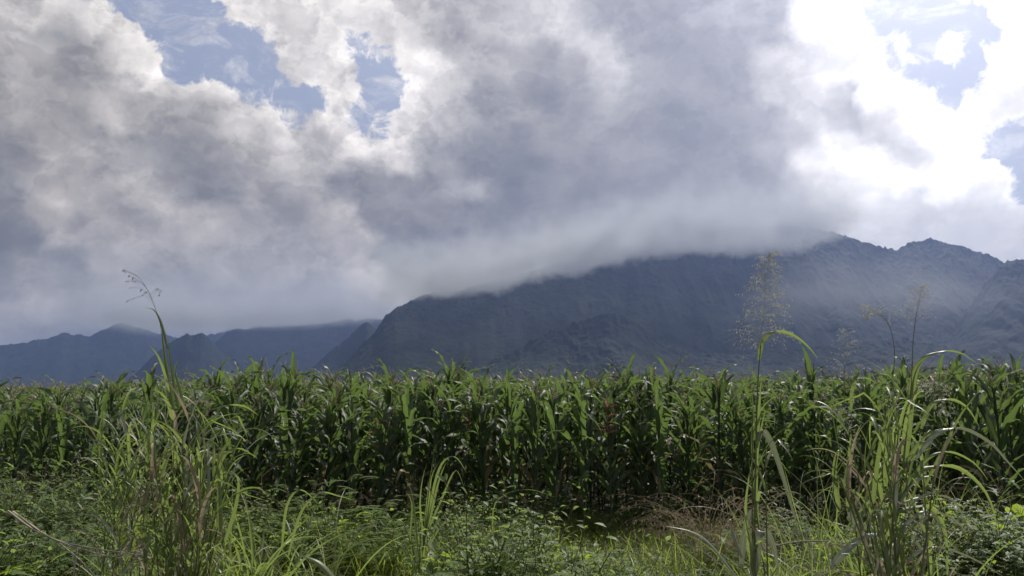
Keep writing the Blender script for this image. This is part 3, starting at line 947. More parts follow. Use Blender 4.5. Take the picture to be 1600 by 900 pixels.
# sight marks the other plants are counted from
MARKS = [(200, 'the nodding grass clump'), (322, 'the pinkish withered corn'), (655, 'the forked grass plant'), (948, 'the bright orange withered corn'),
         (1183, 'the feathery cone stem'), (1400, 'the biggest arching grass clump')]
key = [(322, 'corn plant with a pinkish brown withered top beside the left tall grass', 'rust', 1.90),
       (592, 'corn plant with dull red withered leaves left of the middle', 'rust', 1.72),
       (735, 'corn plant with a small orange withered leaf high up near the middle', 'rust', 2.0),
       (948, 'corn plant with the brightest orange withered leaves right of the middle', 'rust', 1.95),
       (1010, 'tall straight corn plant rising above its neighbours right of the middle', 'tall', 2.30),
       (1116, 'tallest thin corn plant with one pointed upright leaf left of the feathery cone', 'tall', 2.26),
       (664, 'corn plant with a pointed light green leaf standing up behind the forked grass', 'tall', 2.22),
       (500, 'corn plant with one bright yellow green upright leaf left of the middle', 'tall', 1.95),
       (455, 'tall dark corn plant above the row right of the left tall grass', 'tall', 2.28),
       (160, 'tall dark full corn plant on the left, poking over the row', 'tall', 2.10)]

rr = np.random.default_rng(5)
used = {}
for kx, lab, typ, hh in key:
    best = min((i for i in range(len(placed)) if placed[i][3] <= 1 and i not in used),
               key=lambda i: abs(placed[i][0] / placed[i][1] * F + 800 - kx) + placed[i][3] * 2)
    used[best] = (lab, typ, hh)
for i, (x, y, h, row) in enumerate(placed):
    px = x / y * F
    v = variants[int(rr.integers(0, NVAR))]
    X_ = px + 800
    mk, mname = min(MARKS, key=lambda q: abs(q[0] - X_))
    same = [q for q in range(len(placed)) if placed[q][3] == row and q not in used]
    pos = lambda q: placed[q][0] / placed[q][1] * F + 800
    left_ = X_ < mk
    ordn = sum(1 for q in same if (X_ < pos(q) < mk if left_ else mk <= pos(q) < X_))
    lab = 'green %s corn plant, %s %s of %s' % (ROWN[row], NUM[min(ordn, 19)], 'left' if left_ else 'right', mname)
    grp_ = '%s corn plants' % ROWN[row]
    if i in used:
        lab, typ, hh = used[i]
        h = hh - 0.03
    o = corn_plant(v, x, y, float(ground_z(np.array(x), np.array(y))) - 0.01, float(rr.uniform(0, 6.28)), h / 2.02, lab, grp_,
                   (float(rr.normal(0, 0.035)), float(rr.normal(0, 0.035))))
    if i in used and used[i][1] == 'rust':
        w_ = MB()
        q = np.random.default_rng(i)
        for k in range(12):
            zl = q.uniform(1.45, 1.98)
            P, S = blade_curve((0, 0, zl), q.uniform(0, 6.28), q.uniform(0.6, 1.4), q.uniform(0.18, 0.36), q.uniform(0.8, 2.6), 8, 1.5, q.normal(0, 0.5), 0.3, q)
            w_.ribbon(P, corn_width(np.linspace(0, 1, 8), q.uniform(0.014, 0.028)), twist(P, S, np.linspace(0, q.normal(0, 2.0), 8)), float(q.uniform(0, 1)), 3, 0.8, 0.006)
        wl = link('withered_leaf', w_.mesh('withered_leaf', m_rust), o)
        wl['label'] = 'dry reddish brown leaves'
    if i in used and used[i][1] == 'tall':
        w_ = MB()
        q = np.random.default_rng(i)
        for k in range(4):
            P, S = blade_curve((0, 0, 1.78), q.uniform(0, 6.28), q.uniform(1.35, 1.52), q.uniform(0.28, 0.5), q.uniform(0.0, 0.5), 9, 1.6, 0, 0, q)
            w_.ribbon(P, corn_width(np.linspace(0, 1, 9), 0.034), S, 0.9, 5, 0.4)
        link('top_leaf', w_.mesh('top_leaf', m_corn), o)


def scatter(templates, items, name, mats, props):
    """merge many transformed copies of template arrays into one mesh; items = (template, x, y, z, rot, scale)"""
    V, Q, U, T, M, n0 = [], [], [], [], [], 0
    for k, x, y, z, rot, s in items:
        v, q, u, t, m = templates[k]
        c, sn = math.cos(rot) * s, math.sin(rot) * s
        W = np.empty_like(v)
        W[:, 0] = v[:, 0] * c - v[:, 1] * sn + x
        W[:, 1] = v[:, 0] * sn + v[:, 1] * c + y
        W[:, 2] = v[:, 2] * s + z
        V.append(W.astype(np.float32))
        Q.append(q + n0)
        U.append(u)
        T.append(t + ((x * 7.3 + y * 3.1) % 1 - 0.5) * 0.35)
        M.append(m)
        n0 += len(v)
    me = new_mesh(name, np.concatenate(V), np.concatenate(Q), mats, np.concatenate(U), np.concatenate(T), True, np.concatenate(M))
    return link(name, me, **props)


def lod_template(seed, minz, lod):
    r = np.random.default_rng(seed)
    st_, lf_, ta_, _e = corn_parts(2.02, r, seg=(7 if lod == 1 else 5), across=3, tassel=(seed % 4 != 0), ear=False, nleaf=12, lod=lod)
    b = MB()
    for k, q in enumerate((lf_, st_, ta_)):
        if q.n:
            v, qq, u, t, _ = q.arrays()
            b.add(v, qq, u, t, k)
    v, q, u, t, m = b.arrays()
    zq = v[q].max(1)[:, 2]
    keep = zq > minz
    q, m = q[keep], m[keep]
    us, inv = np.unique(q, return_inverse=True)
    return v[us], inv.reshape(-1, 4), u[us], t[us], m


mid_t = [lod_template(300 + i, 0.5, 1) for i in range(10)]
far_t = [lod_template(400 + i, 1.15, 2) for i in range(8)]
items_m, items_f = [], []
row_i = NEAR_ROWS - 1
x_start = last_row_x
while True:
    y0 = EDGE + row_i * ROW
    if y0 > 330:
        break
    half_w = y0 * 0.655 + 0.8
    x = x_start if row_i == NEAR_ROWS - 1 else -half_w
    sp = 0.33 if y0 < 30 else 0.33 + (y0 - 30) * 0.008
    while x < half_w:
        yy = y0 + rr.normal(0, 0.07)
        h = corn_height(x, yy) * float(np.clip(rr.normal(1.0, 0.085), 0.8, 1.16))
        if y0 > 26:
            h *= 1.0 + 0.03 * vnoise(np.array(x * 0.05), np.array(yy * 0.05), 4) * 2
            # the field beyond is taken a touch lower at the left, where one looks over it
        (items_m if y0 < 22 else items_f).append((int(rr.integers(0, 10 if y0 < 22 else 8)), x, yy, 0.0, float(rr.uniform(0, 6.28)),
                                                 h / 2.02 * (1 if y0 < 60 else 1.01)))
        x += sp * rr.uniform(0.75, 1.3)
    row_i += 1 if y0 < 60 else (2 if y0 < 120 else 5)
scatter(mid_t, items_m, 'corn_field', [m_corn, m_stalk, m_tassel], dict(kind='stuff', label='dense green maize behind the first rows'))
scatter(far_t, items_f, 'distant_corn_field', [m_cornfar, m_stalk, m_tassel], dict(kind='stuff', label='tops of the maize field stretching to the mountains'))


# ================================================================== trees beyond the field
def small_tree(px, top, d, wpx, label, seed):
    r = np.random.default_rng(seed)
    b = at(px, 700, d)
    H = at(px, top, d)[2]
    Wd = wpx / F * d / 2
    root = bpy.data.objects.new('bushy_tree', None)
    C.objects.link(root)
    root.location = (b[0], b[1], 0)
    root['label'] = label
    root['category'] = 'tree'
    root['group'] = 'dark trees beyond the maize'
    t, c = MB(), MB()
    t.tube([[0, 0, -0.1], [0.05, 0, H * 0.4], [0, 0.1, H * 0.75]], [0.16, 0.12, 0.05], 7)
    for k in range(7):
        a = r.uniform(0, 6.28)
        e = np.array([math.cos(a) * Wd * 0.7, math.sin(a) * Wd * 0.7, H * r.uniform(0.6, 0.9)])
        t.tube([[0, 0, H * 0.35], e * 0.5 + [0, 0, H * 0.25], e], [0.08, 0.05, 0.02], 5)
    lobes = [(r.uniform(-Wd * 0.7, Wd * 0.7), r.uniform(-Wd, Wd) * 0.6, H * r.uniform(0.45, 0.85), Wd * r.uniform(0.25, 0.5)) for _ in range(9)]
    for lx, ly, lz, lr in lobes:
        for k in range(150):
            q = r.normal(0, 1, 3)
            q = q / np.linalg.norm(q) * lr * r.uniform(0.4, 1.05) * [1, 1, 0.75]
            p = q + [lx, ly, lz]
            if p[2] > H:
                continue
            P, S = blade_curve(p, r.uniform(0, 6.28), r.uniform(-0.6, 0.9), 0.32, 0.6, 3, 1, 0, 0, r)
            c.ribbon(P, np.array([0.04, 0.10, 0.01]), S, float(r.uniform(0, 1)), 2, 0)
    link('trunk', t.mesh('trunk', m_bark), root)
    link('crown', c.mesh('crown', m_tree), root)


small_tree(1398, 577, 95, 62, 'wide dark bushy tree showing over the maize behind the arching grass clump', 1)
small_tree(1256, 596, 110, 34, 'small dark bush top just over the maize right of the feathery cone', 2)


# ================================================================== tall wild grasses
def gz(x, y):
    return float(ground_z(np.array(float(x)), np.array(float(y))))


def grass_width(s, W):
    return W * (0.55 + 0.45 * np.clip(s / 0.15, 0, 1)) * np.clip(1 - s ** 1.9, 0.0004, 1)


class Plant:
    """an Empty at the base of the plant; parts are collected and linked under it"""
    def __init__(s, kind, px, d, label, cat, group=None, seed=0):
        b = at(px, 700, d)
        s.o = np.array([b[0], b[1], gz(b[0], b[1])])
        s.d = d
        s.root = bpy.data.objects.new(kind, None)
        C.objects.link(s.root)
        s.root.location = tuple(s.o)
        s.root['label'] = label
        s.root['category'] = cat
        if group:
            s.root['group'] = group
        s.r = np.random.default_rng(seed)
        s.dead, s.pale = MB(), MB()

    def p(s, px, py, dd=0.0):
        return at(px, py, s.d + dd) - s.o

    def part(s, name, mb, mat, parent=None, **kw):
        return link(name, mb.mesh(name, mat), parent or s.root, **kw)

    def leaf(s, mb, pts, W, tint=0.6, n=16, tw=0.0, vee=0.35, ruffle=0.0):
        P = spline([s.p(*q) for q in pts], n)
        T = np.gradient(P, axis=0)
        hz = np.cross(T, [0, 0, 1.0])
        # keep a steady sideways direction even where the blade turns over
        ref = np.cross((P[-1] - P[0]) * [1, 1, 0.0] + [1e-3, 2e-3, 0], [0, 0, 1.0])
        ref = ref / np.linalg.norm(ref)
        ref = ref * 0.55 + np.array([0.75, 0.35, 0.1])
        S = np.tile(ref / np.linalg.norm(ref), (n, 1))
        ss = np.linspace(0, 1, n)
        S = twist(P, S - (S * T).sum(1, keepdims=True) * T / ((T * T).sum(1, keepdims=True) + 1e-12), tw * ss)
        mb.ribbon(P, grass_width(ss, W / 2), S, tint, 5, vee, ruffle, freq=20)


def _blade(pl, pts, W, tint=0.6, n=16, **kw):
    mb = MB()
    pl.leaf(mb, pts, W, tint, n, **kw)
    pl.part('pale_blade', mb, m_palesheen)['label'] = 'silvery grey arching blade, sky sheen painted into its colour'


Plant.blade = _blade


def culm_with_leaves(pl, blades, base, top, r0, r1, nleaf, Lr, Wr, r, bend=0.1, zmin=0.15, tint=0.55, tip=0.0):
    """a jointed stem with alternate arching blades; returns the stem points"""
    base, top = np.asarray(base, float), np.asarray(top, float)
    mid = (base + top) / 2 + np.array([r.normal(0, bend), r.normal(0, bend), 0.05])
    P = spline([base, mid, top], 9)
    az = r.uniform(0, 6.28)
    for k in range(nleaf):
        f = zmin + (0.97 - zmin) * (k + r.uniform(0, 0.6)) / nleaf
        q = P[0] + 0
        i = min(int(f * 8), 7)
        q = P[i] + (P[i + 1] - P[i]) * (f * 8 - i)
        a = az + (k % 2) * math.pi + r.normal(0, 0.5)
        L = r.uniform(*Lr) * (1 - 0.3 * f * f)
        n = 14
        PB, S = blade_curve(q, a, r.uniform(1.05, 1.42), L, r.uniform(0.7, 2.4), n, r.uniform(1.4, 2.4), r.normal(0, 0.2), 0.05, r)
        s = np.linspace(0, 1, n)
        kind = r.random()
        trg = blades
        if kind < 0.10 + 0.25 * (f < 0.45):
            trg = pl.dead
        elif kind > 0.86:
            trg = pl.pale
        if r.random() < 0.3:      # a blade folded over on itself
            g = int(r.integers(6, 11))
            PB[g:, 2] -= np.linspace(0, 1, n - g) ** 0.8 * L * 0.35
        trg.ribbon(PB, grass_width(s, r.uniform(*Wr) / 2), twist(PB, S, s * r.normal(0, 0.9)), float(np.clip(r.normal(tint, 0.2), 0, 1)), 3, 0.4)
    m = MB()
    rad = np.linspace(r0, r1, 9)
    rad[1::2] *= 1.12
    m.tube(P, rad, 6, 0.5)
    return P, m


def panicle(P, r, nb, Lb, droop, spik=6, sz=0.0045, rad=0.0007, tintr=(0, 1), up=1.0):
    """feathery seed head along the axis points P"""
    m = MB()
    m.tube(P, np.linspace(0.0016, 0.0006, len(P)), 3, 0.4)
    for k in range(nb):
        f = (k + r.uniform(0, 1)) / nb
        i = min(int(f * (len(P) - 1)), len(P) - 2)
        q = P[i] + (P[i + 1] - P[i]) * (f * (len(P) - 1) - i)
        L = Lb * (1 - 0.72 * f) * r.uniform(0.7, 1.15)
        B, _ = blade_curve(q, r.uniform(0, 6.28), r.uniform(0.35, 0.9) * up, L, r.uniform(0.4, 1.0) * droop, 6, 1.4, r.normal(0, 0.2), 0, r)
        m.tube(B, np.linspace(rad * 1.3, rad * 0.7, 6), 3, 0.4)
        for j in range(spik):
            g = r.uniform(0.3, 1.0)
            ii = min(int(g * 5), 4)
            b = B[ii] + (B[ii + 1] - B[ii]) * (g * 5 - ii)
            Sx, SS = blade_curve(b, r.uniform(0, 6.28), r.uniform(-1.3, 0.3), sz * r.uniform(2.0, 4.0), 0.4, 3, 1, 0, 0, r)
            m.ribbon(Sx, np.array([sz * 0.25, sz * 0.5, sz * 0.1]), SS, float(r.uniform(*tintr)), 2, 0)
    return m


def root_pt(pl, dx, dy):
    return np.array([dx, dy, -0.03])


# ---- left: tall grass with a nodding seed head
pl = Plant('tall_grass', 290, 6.0, 'tallest wild grass clump on the left, its thin stem ending in a nodding dark seed head', 'wild grass', 'tall wild grass clumps', 11)
r = pl.r
bl = MB()
tops = [(262, 600, 0), (246, 640, 0.2), (300, 630, -0.1), (326, 650, 0.2), (285, 680, -0.3), (345, 665, 0.1), (362, 720, 0.2), (338, 735, -0.2), (256, 735, 0.25), (232, 700, -0.2), (314, 720, -0.35), (270, 660, 0.3), (276, 720, 0.35), (308, 690, 0.4), (240, 715, -0.3), (325, 700, 0.3), (352, 745, 0.1)]
for i, (a, b, c) in enumerate(tops):
    P, m = culm_with_leaves(pl, bl, root_pt(pl, r.normal(0, 0.09), r.normal(0, 0.1)), pl.p(a, b, c), 0.006, 0.003, 12, (0.45, 0.85), (0.020, 0.034), r, 0.06, 0.3)
    st = pl.part('stem', m, m_culm)
    if i == 0:
        Q_ = spline([P[-1], pl.p(258, 560), pl.p(250, 505), pl.p(238, 470), pl.p(227, 447), pl.p(215, 432), pl.p(200, 424)], 22)
        mm = MB()
        mm.tube(Q_[:15], np.linspace(0.003, 0.0015, 15), 5, 0.5)
        pl.part('stem', mm, m_culm)
        sh = MB()
        sh.tube(Q_[13:], np.linspace(0.0015, 0.0008, 9), 4, 0.2)
        for (pts, n_) in [([(215, 432), (205, 427), (194, 421)], 13), ([(228, 448), (216, 438), (203, 430)], 12), ([(232, 455), (218, 440), (200, 439)], 9),
                          ([(236, 466), (222, 452), (206, 449)], 7), ([(238, 472), (224, 462), (200, 470)], 12), ([(238, 468), (232, 455), (222, 462)], 7),
                          ([(238, 466), (246, 452), (254, 454)], 10), ([(236, 460), (246, 450), (250, 460)], 6)]:
            B = spline([pl.p(x_, y_, r.uniform(-0.05, 0.05)) for x_, y_ in pts], 9)
            sh.tube(B, np.linspace(0.0011, 0.0007, 9), 3, 0.1)
            for j in range(n_):
                g = int(r.integers(4, 9))
                SX, SS = blade_curve(B[g], r.uniform(2.4, 3.9), r.uniform(-0.8, 0.1), r.uniform(0.02, 0.034), 0.4, 3, 1, 0, 0, r)
                sh.ribbon(SX, np.array([0.0016, 0.0032, 0.0006]), SS, float(r.uniform(0, 0.5)), 2, 0)
        pl.part('seed_head', sh, m_seed, st)
pl.leaf(bl, [(272, 640), (262, 585), (256, 545), (253, 515)], 0.036, 0.8)
pl.leaf(bl, [(280, 640), (272, 600), (266, 560), (262, 530)], 0.03, 0.7)
pl.leaf(bl, [(290, 650), (282, 610), (274, 580), (278, 562)], 0.028, 0.6)
pl.leaf(bl, [(262, 545), (254, 510), (244, 487), (232, 481), (218, 482)], 0.022, 0.2)
pl.leaf(bl, [(345, 830), (343, 765), (340, 708)], 0.050, 0.9)
pl.leaf(bl, [(350, 850), (368, 790), (372, 750), (360, 735)], 0.034, 0.8)
pl.leaf(bl, [(320, 800), (345, 720), (372, 700), (402, 716)], 0.034, 0.4)
pl.leaf(bl, [(316, 800), (318, 745), (308, 722), (298, 745)], 0.03, 0.5)
pl.leaf(bl, [(300, 760), (285, 715), (262, 700), (248, 730), (246, 790)], 0.03, 0.5)
pl.leaf(bl, [(330, 640), (360, 632), (385, 636), (405, 650)], 0.026, 0.7)
pl.part('blades', bl, m_grass)
if pl.dead.n:
    pl.part('dead_blades', pl.dead, m_dry)
if pl.pale.n:
    pl.part('pale_blades', pl.pale, m_palesheen)
dr = MB()
for k in range(16):
    a = r.uniform(0, 6.28)
    PB, S = blade_curve((r.normal(0, 0.1), r.normal(0, 0.1), r.uniform(0.1, 0.6)), a, r.uniform(0.5, 1.4), r.uniform(0.4, 0.8), r.uniform(1.8, 3.0), 12, 1.3, r.normal(0, 0.4), 0.2, r)
    dr.ribbon(PB, grass_width(np.linspace(0, 1, 12), r.uniform(0.005, 0.012)), twist(PB, S, np.linspace(0, r.normal(0, 2), 12)), float(r.uniform(0, 1)), 3, 0.6)
pl.part('dead_blades', dr, m_dry)

# ---- left: clump with pale drooping blades
pl = Plant('tall_grass', 205, 6.4, 'wild grass clump with pale arching blades just left of the tallest one', 'wild grass', 'tall wild grass clumps', 12)
r = pl.r
bl = MB()
for a, b, c in [(196, 668, 0), (218, 650, 0.2), (180, 700, -0.2), (236, 690, 0), (158, 690, 0.15), (205, 730, -0.2), (225, 745, 0.2), (190, 650, 0.3), (170, 735, 0.1), (212, 705, 0.35), (245, 725, -0.2)]:
    P, m = culm_with_leaves(pl, bl, root_pt(pl, r.normal(0, 0.1), r.normal(0, 0.1)), pl.p(a, b, c), 0.005, 0.0025, 11, (0.45, 0.8), (0.018, 0.030), r, 0.05, 0.35)
    pl.part('stem', m, m_culm)
pl.leaf(bl, [(198, 790), (196, 730), (182, 684), (160, 688), (150, 715)], 0.028, 0.5)
pl.leaf(bl, [(157, 745), (158, 690), (160, 642)], 0.034, 0.95)
pl.leaf(bl, [(240, 765), (236, 700), (220, 662), (192, 642)], 0.028, 0.6)
pl.part('blades', bl, m_grass)
if pl.dead.n:
    pl.part('dead_blades', pl.dead, m_dry)
if pl.pale.n:
    pl.part('pale_blades', pl.pale, m_palesheen)
pl.blade([(178, 752), (200, 732), (220, 722), (236, 718)], 0.028, 0.7)
pl.blade([(160, 716), (140, 716), (122, 724), (106, 737)], 0.026, 0.7)
pl.blade([(205, 830), (190, 790), (196, 752), (184, 748), (176, 780)], 0.03, 0.4)


def tuft(kind, px, d, n, Lr, Wr, label, cat, group, mat, seed, e=(0.7, 1.5), droop=(0.5, 2.2), spread=0.12, extra=None, tint=0.6):
    pl = Plant(kind, px, d, label, cat, group, seed)
    r = pl.r
    bl = MB()
    for k in range(n):
        PB, S = blade_curve((r.normal(0, spread), r.normal(0, spread), -0.02), r.uniform(0, 6.28), r.uniform(*e), r.uniform(*Lr), r.uniform(*droop), 13, r.uniform(1.5, 2.6), r.normal(0, 0.25), 0.06, r)
        s = np.linspace(0, 1, 13)
        bl.ribbon(PB, grass_width(s, r.uniform(*Wr) / 2), twist(PB, S, s * r.normal(0, 0.9)), float(np.clip(r.normal(tint, 0.2), 0, 1)), 3, 0.4)
    for pts, W, t in (extra or []):
        eb = MB()
        pl.leaf(eb, pts, W, t)
        pl.part('long_blade', eb, mat)
    pl.part('blades', bl, mat)
    return pl


G = 'low leafy grass tufts in the verge'
tuft('grass_tuft', 395, 7.0, 60, (0.9, 1.75), (0.018, 0.032), 'bright yellow green grass tuft right of the tall left clump', 'grass tuft', G, m_grass, 21, (0.95, 1.5), (0.6, 2.2))
tuft('grass_tuft', 462, 7.4, 54, (0.8, 1.6), (0.018, 0.030), 'light green arching grass tuft second right of the tall left clump', 'grass tuft', G, m_grass, 22, (0.9, 1.5), (0.6, 2.2), 0.15,
     [([(450, 870), (470, 800), (500, 770), (530, 775), (555, 782)], 0.03, 0.9), ([(440, 860), (448, 790), (470, 765), (500, 790)], 0.03, 0.9)])
tuft('grass_tuft', 330, 6.2, 50, (0.7, 1.35), (0.014, 0.026), 'grass tuft at the foot of the tall left clump', 'grass tuft', G, m_grass, 23, (0.8, 1.5), (0.8, 2.4))
tuft('grass_tuft', 130, 6.4, 36, (0.6, 1.2), (0.012, 0.022), 'thin green grass tuft under the pale dead stalks', 'grass tuft', G, m_grass, 24)
tuft('grass_tuft', 15, 5.8, 34, (0.6, 1.1), (0.014, 0.026), 'grass tuft in the bottom left corner', 'grass tuft', G, m_grass, 25)
tuft('grass_tuft', 550, 6.6, 30, (0.5, 1.1), (0.010, 0.02), 'thin grass tuft at the bottom left of the forked grass', 'grass tuft', G, m_grass, 26)
tuft('grass_tuft', 1060, 7.0, 36, (0.6, 1.15), (0.016, 0.028), 'green grass tuft below the straw coloured tuft', 'grass tuft', G, m_grass, 27)
tuft('grass_tuft', 1240, 5.8, 40, (0.7, 1.5), (0.014, 0.026), 'grass tuft between the feathery cone stem and the big right clump', 'grass tuft', G, m_grass, 28)
tuft('grass_tuft', 1500, 6.0, 36, (0.6, 1.2), (0.012, 0.024), 'grass tuft at the right foot of the big arching clump', 'grass tuft', G, m_grass, 29)
tuft('grass_tuft', 1270, 8.6, 46, (0.9, 1.9), (0.012, 0.022), 'tall fine grass tuft against the maize between the two right hand clumps', 'grass tuft', G, m_grass, 30, (1.15, 1.52), (0.3, 1.6), 0.25)
tuft('grass_tuft', 1500, 9.2, 46, (0.9, 1.9), (0.012, 0.022), 'tall fine grass tuft against the maize behind the arching blades on the right', 'grass tuft', G, m_grass, 32, (1.15, 1.52), (0.3, 1.6), 0.28)
tuft('grass_tuft', 845, 8.4, 26, (0.4, 0.8), (0.008, 0.016), 'short spiky grass tuft in the weeds at bottom centre', 'grass tuft', G, m_grass, 33)
tuft('grass_tuft', 770, 7.8, 10, (0.5, 1.0), (0.012, 0.02), 'sparse grass tuft right of the forked grass with long bowed blades', 'grass tuft', G, m_grass, 34, (0.9, 1.4), (0.8, 2.2), 0.08,
     [([(775, 880), (770, 800), (790, 772), (830, 765), (868, 778)], 0.014, 0.6), ([(760, 860), (740, 800), (715, 790), (700, 800)], 0.013, 0.5)])
tuft('grass_tuft', 1130, 5.2, 10, (0.3, 0.5), (0.02, 0.035), 'low tuft with broad blades, sky sheen painted grey, left of the feathery cone stem', 'grass tuft', G, m_palesheen, 35, (0.9, 1.5), (0.6, 2), 0.06,
     [([(1160, 870), (1146, 830), (1142, 812), (1136, 815)], 0.045, 0.3), ([(1158, 880), (1164, 830), (1172, 800), (1182, 795)], 0.042, 0.5),
      ([(1150, 900), (1110, 850), (1080, 830), (1040, 822)], 0.03, 0.6)])
tuft('grass_tuft', 480, 4.2, 7, (0.3, 0.5), (0.02, 0.03), 'few broad dark green blades at the bottom edge left of the middle', 'grass tuft', G, m_grass, 36, (0.7, 1.2), (0.6, 2), 0.05,
     [([(530, 915), (505, 885), (485, 872), (462, 868)], 0.045, 0.3)], 0.2)

tuft('grass_tuft', 250, 7.2, 50, (0.7, 1.5), (0.016, 0.028), 'grass tuft behind the two tall left clumps', 'grass tuft', G, m_grass, 37, (1.0, 1.52), (0.6, 2.2), 0.2)
tuft('grass_tuft', 1400, 6.2, 50, (0.8, 1.7), (0.014, 0.028), 'dense grass tuft behind the biggest right clump', 'grass tuft', G, m_grass, 38, (1.0, 1.52), (0.6, 2.2), 0.22)
tuft('grass_tuft', 1195, 6.4, 30, (0.6, 1.5), (0.012, 0.022), 'thin grass tuft behind the feathery cone stem', 'grass tuft', G, m_grass, 39, (1.1, 1.52), (0.4, 1.8), 0.1)

# ---- middle: forked grass with yellow green blades
pl = Plant('tall_grass', 655, 7.0, 'single forked grass plant with bright yellow green blades below the middle of the maize', 'wild grass', 'tall wild grass clumps', 41)
bl = MB()
for i, pts in enumerate([[(655, 985, 0), (655, 880, 0), (658, 815, 0)], [(657, 985, 0.05), (662, 880, 0.05), (670, 800, 0.1)]]):
    m = MB()
    m.tube(spline([pl.p(*q) for q in pts], 8), np.linspace(0.006, 0.004, 8), 6, 0.5)
    pl.part('stem', m, m_culm)
r = pl.r
for pts, W, t in [([(656, 880), (668, 800), (674, 745), (690, 716)], 0.030, 0.95), ([(654, 870), (648, 800), (642, 765), (632, 748)], 0.026, 0.85),
                  ([(660, 860), (676, 790), (686, 750), (697, 722)], 0.028, 0.6), ([(664, 840), (678, 760), (692, 722), (712, 714), (730, 740)], 0.026, 0.9),
                  ([(662, 850), (656, 790), (660, 748), (668, 722)], 0.022, 0.8), ([(668, 830), (690, 780), (712, 735), (726, 765)], 0.020, 0.5),
                  ([(652, 880), (640, 840), (628, 815), (612, 812), (600, 830)], 0.022, 0.6), ([(666, 860), (690, 820), (712, 806), (730, 826)], 0.020, 0.7),
                  ([(660, 900), (664, 820), (668, 770), (680, 700)], 0.024, 0.9), ([(650, 900), (642, 840), (644, 790), (636, 770)], 0.020, 0.6),
                  ([(655, 900), (632, 860), (618, 850), (602, 866)], 0.02, 0.6), ([(662, 900), (684, 866), (704, 856), (720, 874)], 0.02, 0.5)]:
    pl.leaf(bl, pts, W, t, tw=r.normal(0, 0.8))
pl.part('blades', bl, m_grass)
if pl.dead.n:
    pl.part('dead_blades', pl.dead, m_dry)
if pl.pale.n:
    pl.part('pale_blades', pl.pale, m_palesheen)

# ---- right: tall stem with a feathery cone
pl = Plant('tall_grass', 1183, 5.0, 'tall single grass stem topped by a feathery pale cone against the mountain', 'wild grass', 'tall wild grass clumps', 51)
r = pl.r
bl = MB()
STEM = spline([np.array([0, 0, -0.03]), pl.p(1180, 900), pl.p(1181, 720), pl.p(1184, 600), pl.p(1189, 540)], 16)
m = MB()
m.tube(STEM, np.linspace(0.0075, 0.003, 16), 6, 0.4)
st = pl.part('stem', m, m_culm)
AX = spline([STEM[-1], pl.p(1193, 490), pl.p(1198, 440), pl.p(1203, 396)], 12)
pc = panicle(AX, r, 190, 0.26, 2.1, 9, 0.0040, 0.0006, (0.2, 1), 0.8)
pl.part('seed_head', pc, m_seedpale, st)
tipm = MB()
for j in range(12):
    SX, SS = blade_curve(AX[-1] - (AX[-1] - AX[-2]) * r.uniform(0, 1), r.uniform(0, 6.28), r.uniform(0.6, 1.4), 0.02, 0.5, 3, 1, 0, 0, r)
    tipm.ribbon(SX, np.array([0.001, 0.002, 0.0004]), SS, 0.1, 2, 0)
pl.part('seed_head', tipm, m_seed, st)
for a, b, c in [(1176, 640, 0.1), (1196, 700, -0.1), (1170, 720, 0.2)]:
    P, m = culm_with_leaves(pl, bl, root_pt(pl, r.normal(0, 0.05), r.normal(0, 0.05)), pl.p(a, b, c), 0.006, 0.003, 6, (0.35, 0.6), (0.016, 0.026), r, 0.03, 0.35)
    pl.part('stem', m, m_culm)
pl.leaf(bl, [(1186, 562), (1192, 532), (1212, 517), (1238, 523), (1262, 541), (1279, 562)], 0.030, 0.6, 20)
pl.leaf(bl, [(1182, 680), (1176, 620), (1171, 565)], 0.020, 0.7)
pl.leaf(bl, [(1183, 700), (1186, 640), (1190, 588)], 0.022, 0.7)
pl.leaf(bl, [(1181, 780), (1184, 700), (1196, 640)], 0.022, 0.9)
pl.leaf(bl, [(1178, 900), (1165, 800), (1175, 720)], 0.024, 0.9)
pl.part('blades', bl, m_grass)
if pl.dead.n:
    pl.part('dead_blades', pl.dead, m_dry)
if pl.pale.n:
    pl.part('pale_blades', pl.pale, m_palesheen)
pl.blade([(1183, 690), (1190, 672), (1204, 690), (1222, 740), (1238, 795), (1251, 842)], 0.044, 0.35, 20)
pl.blade([(1178, 900), (1185, 840), (1198, 832), (1210, 860), (1218, 905)], 0.065, 0.6, 16, ruffle=0.004)

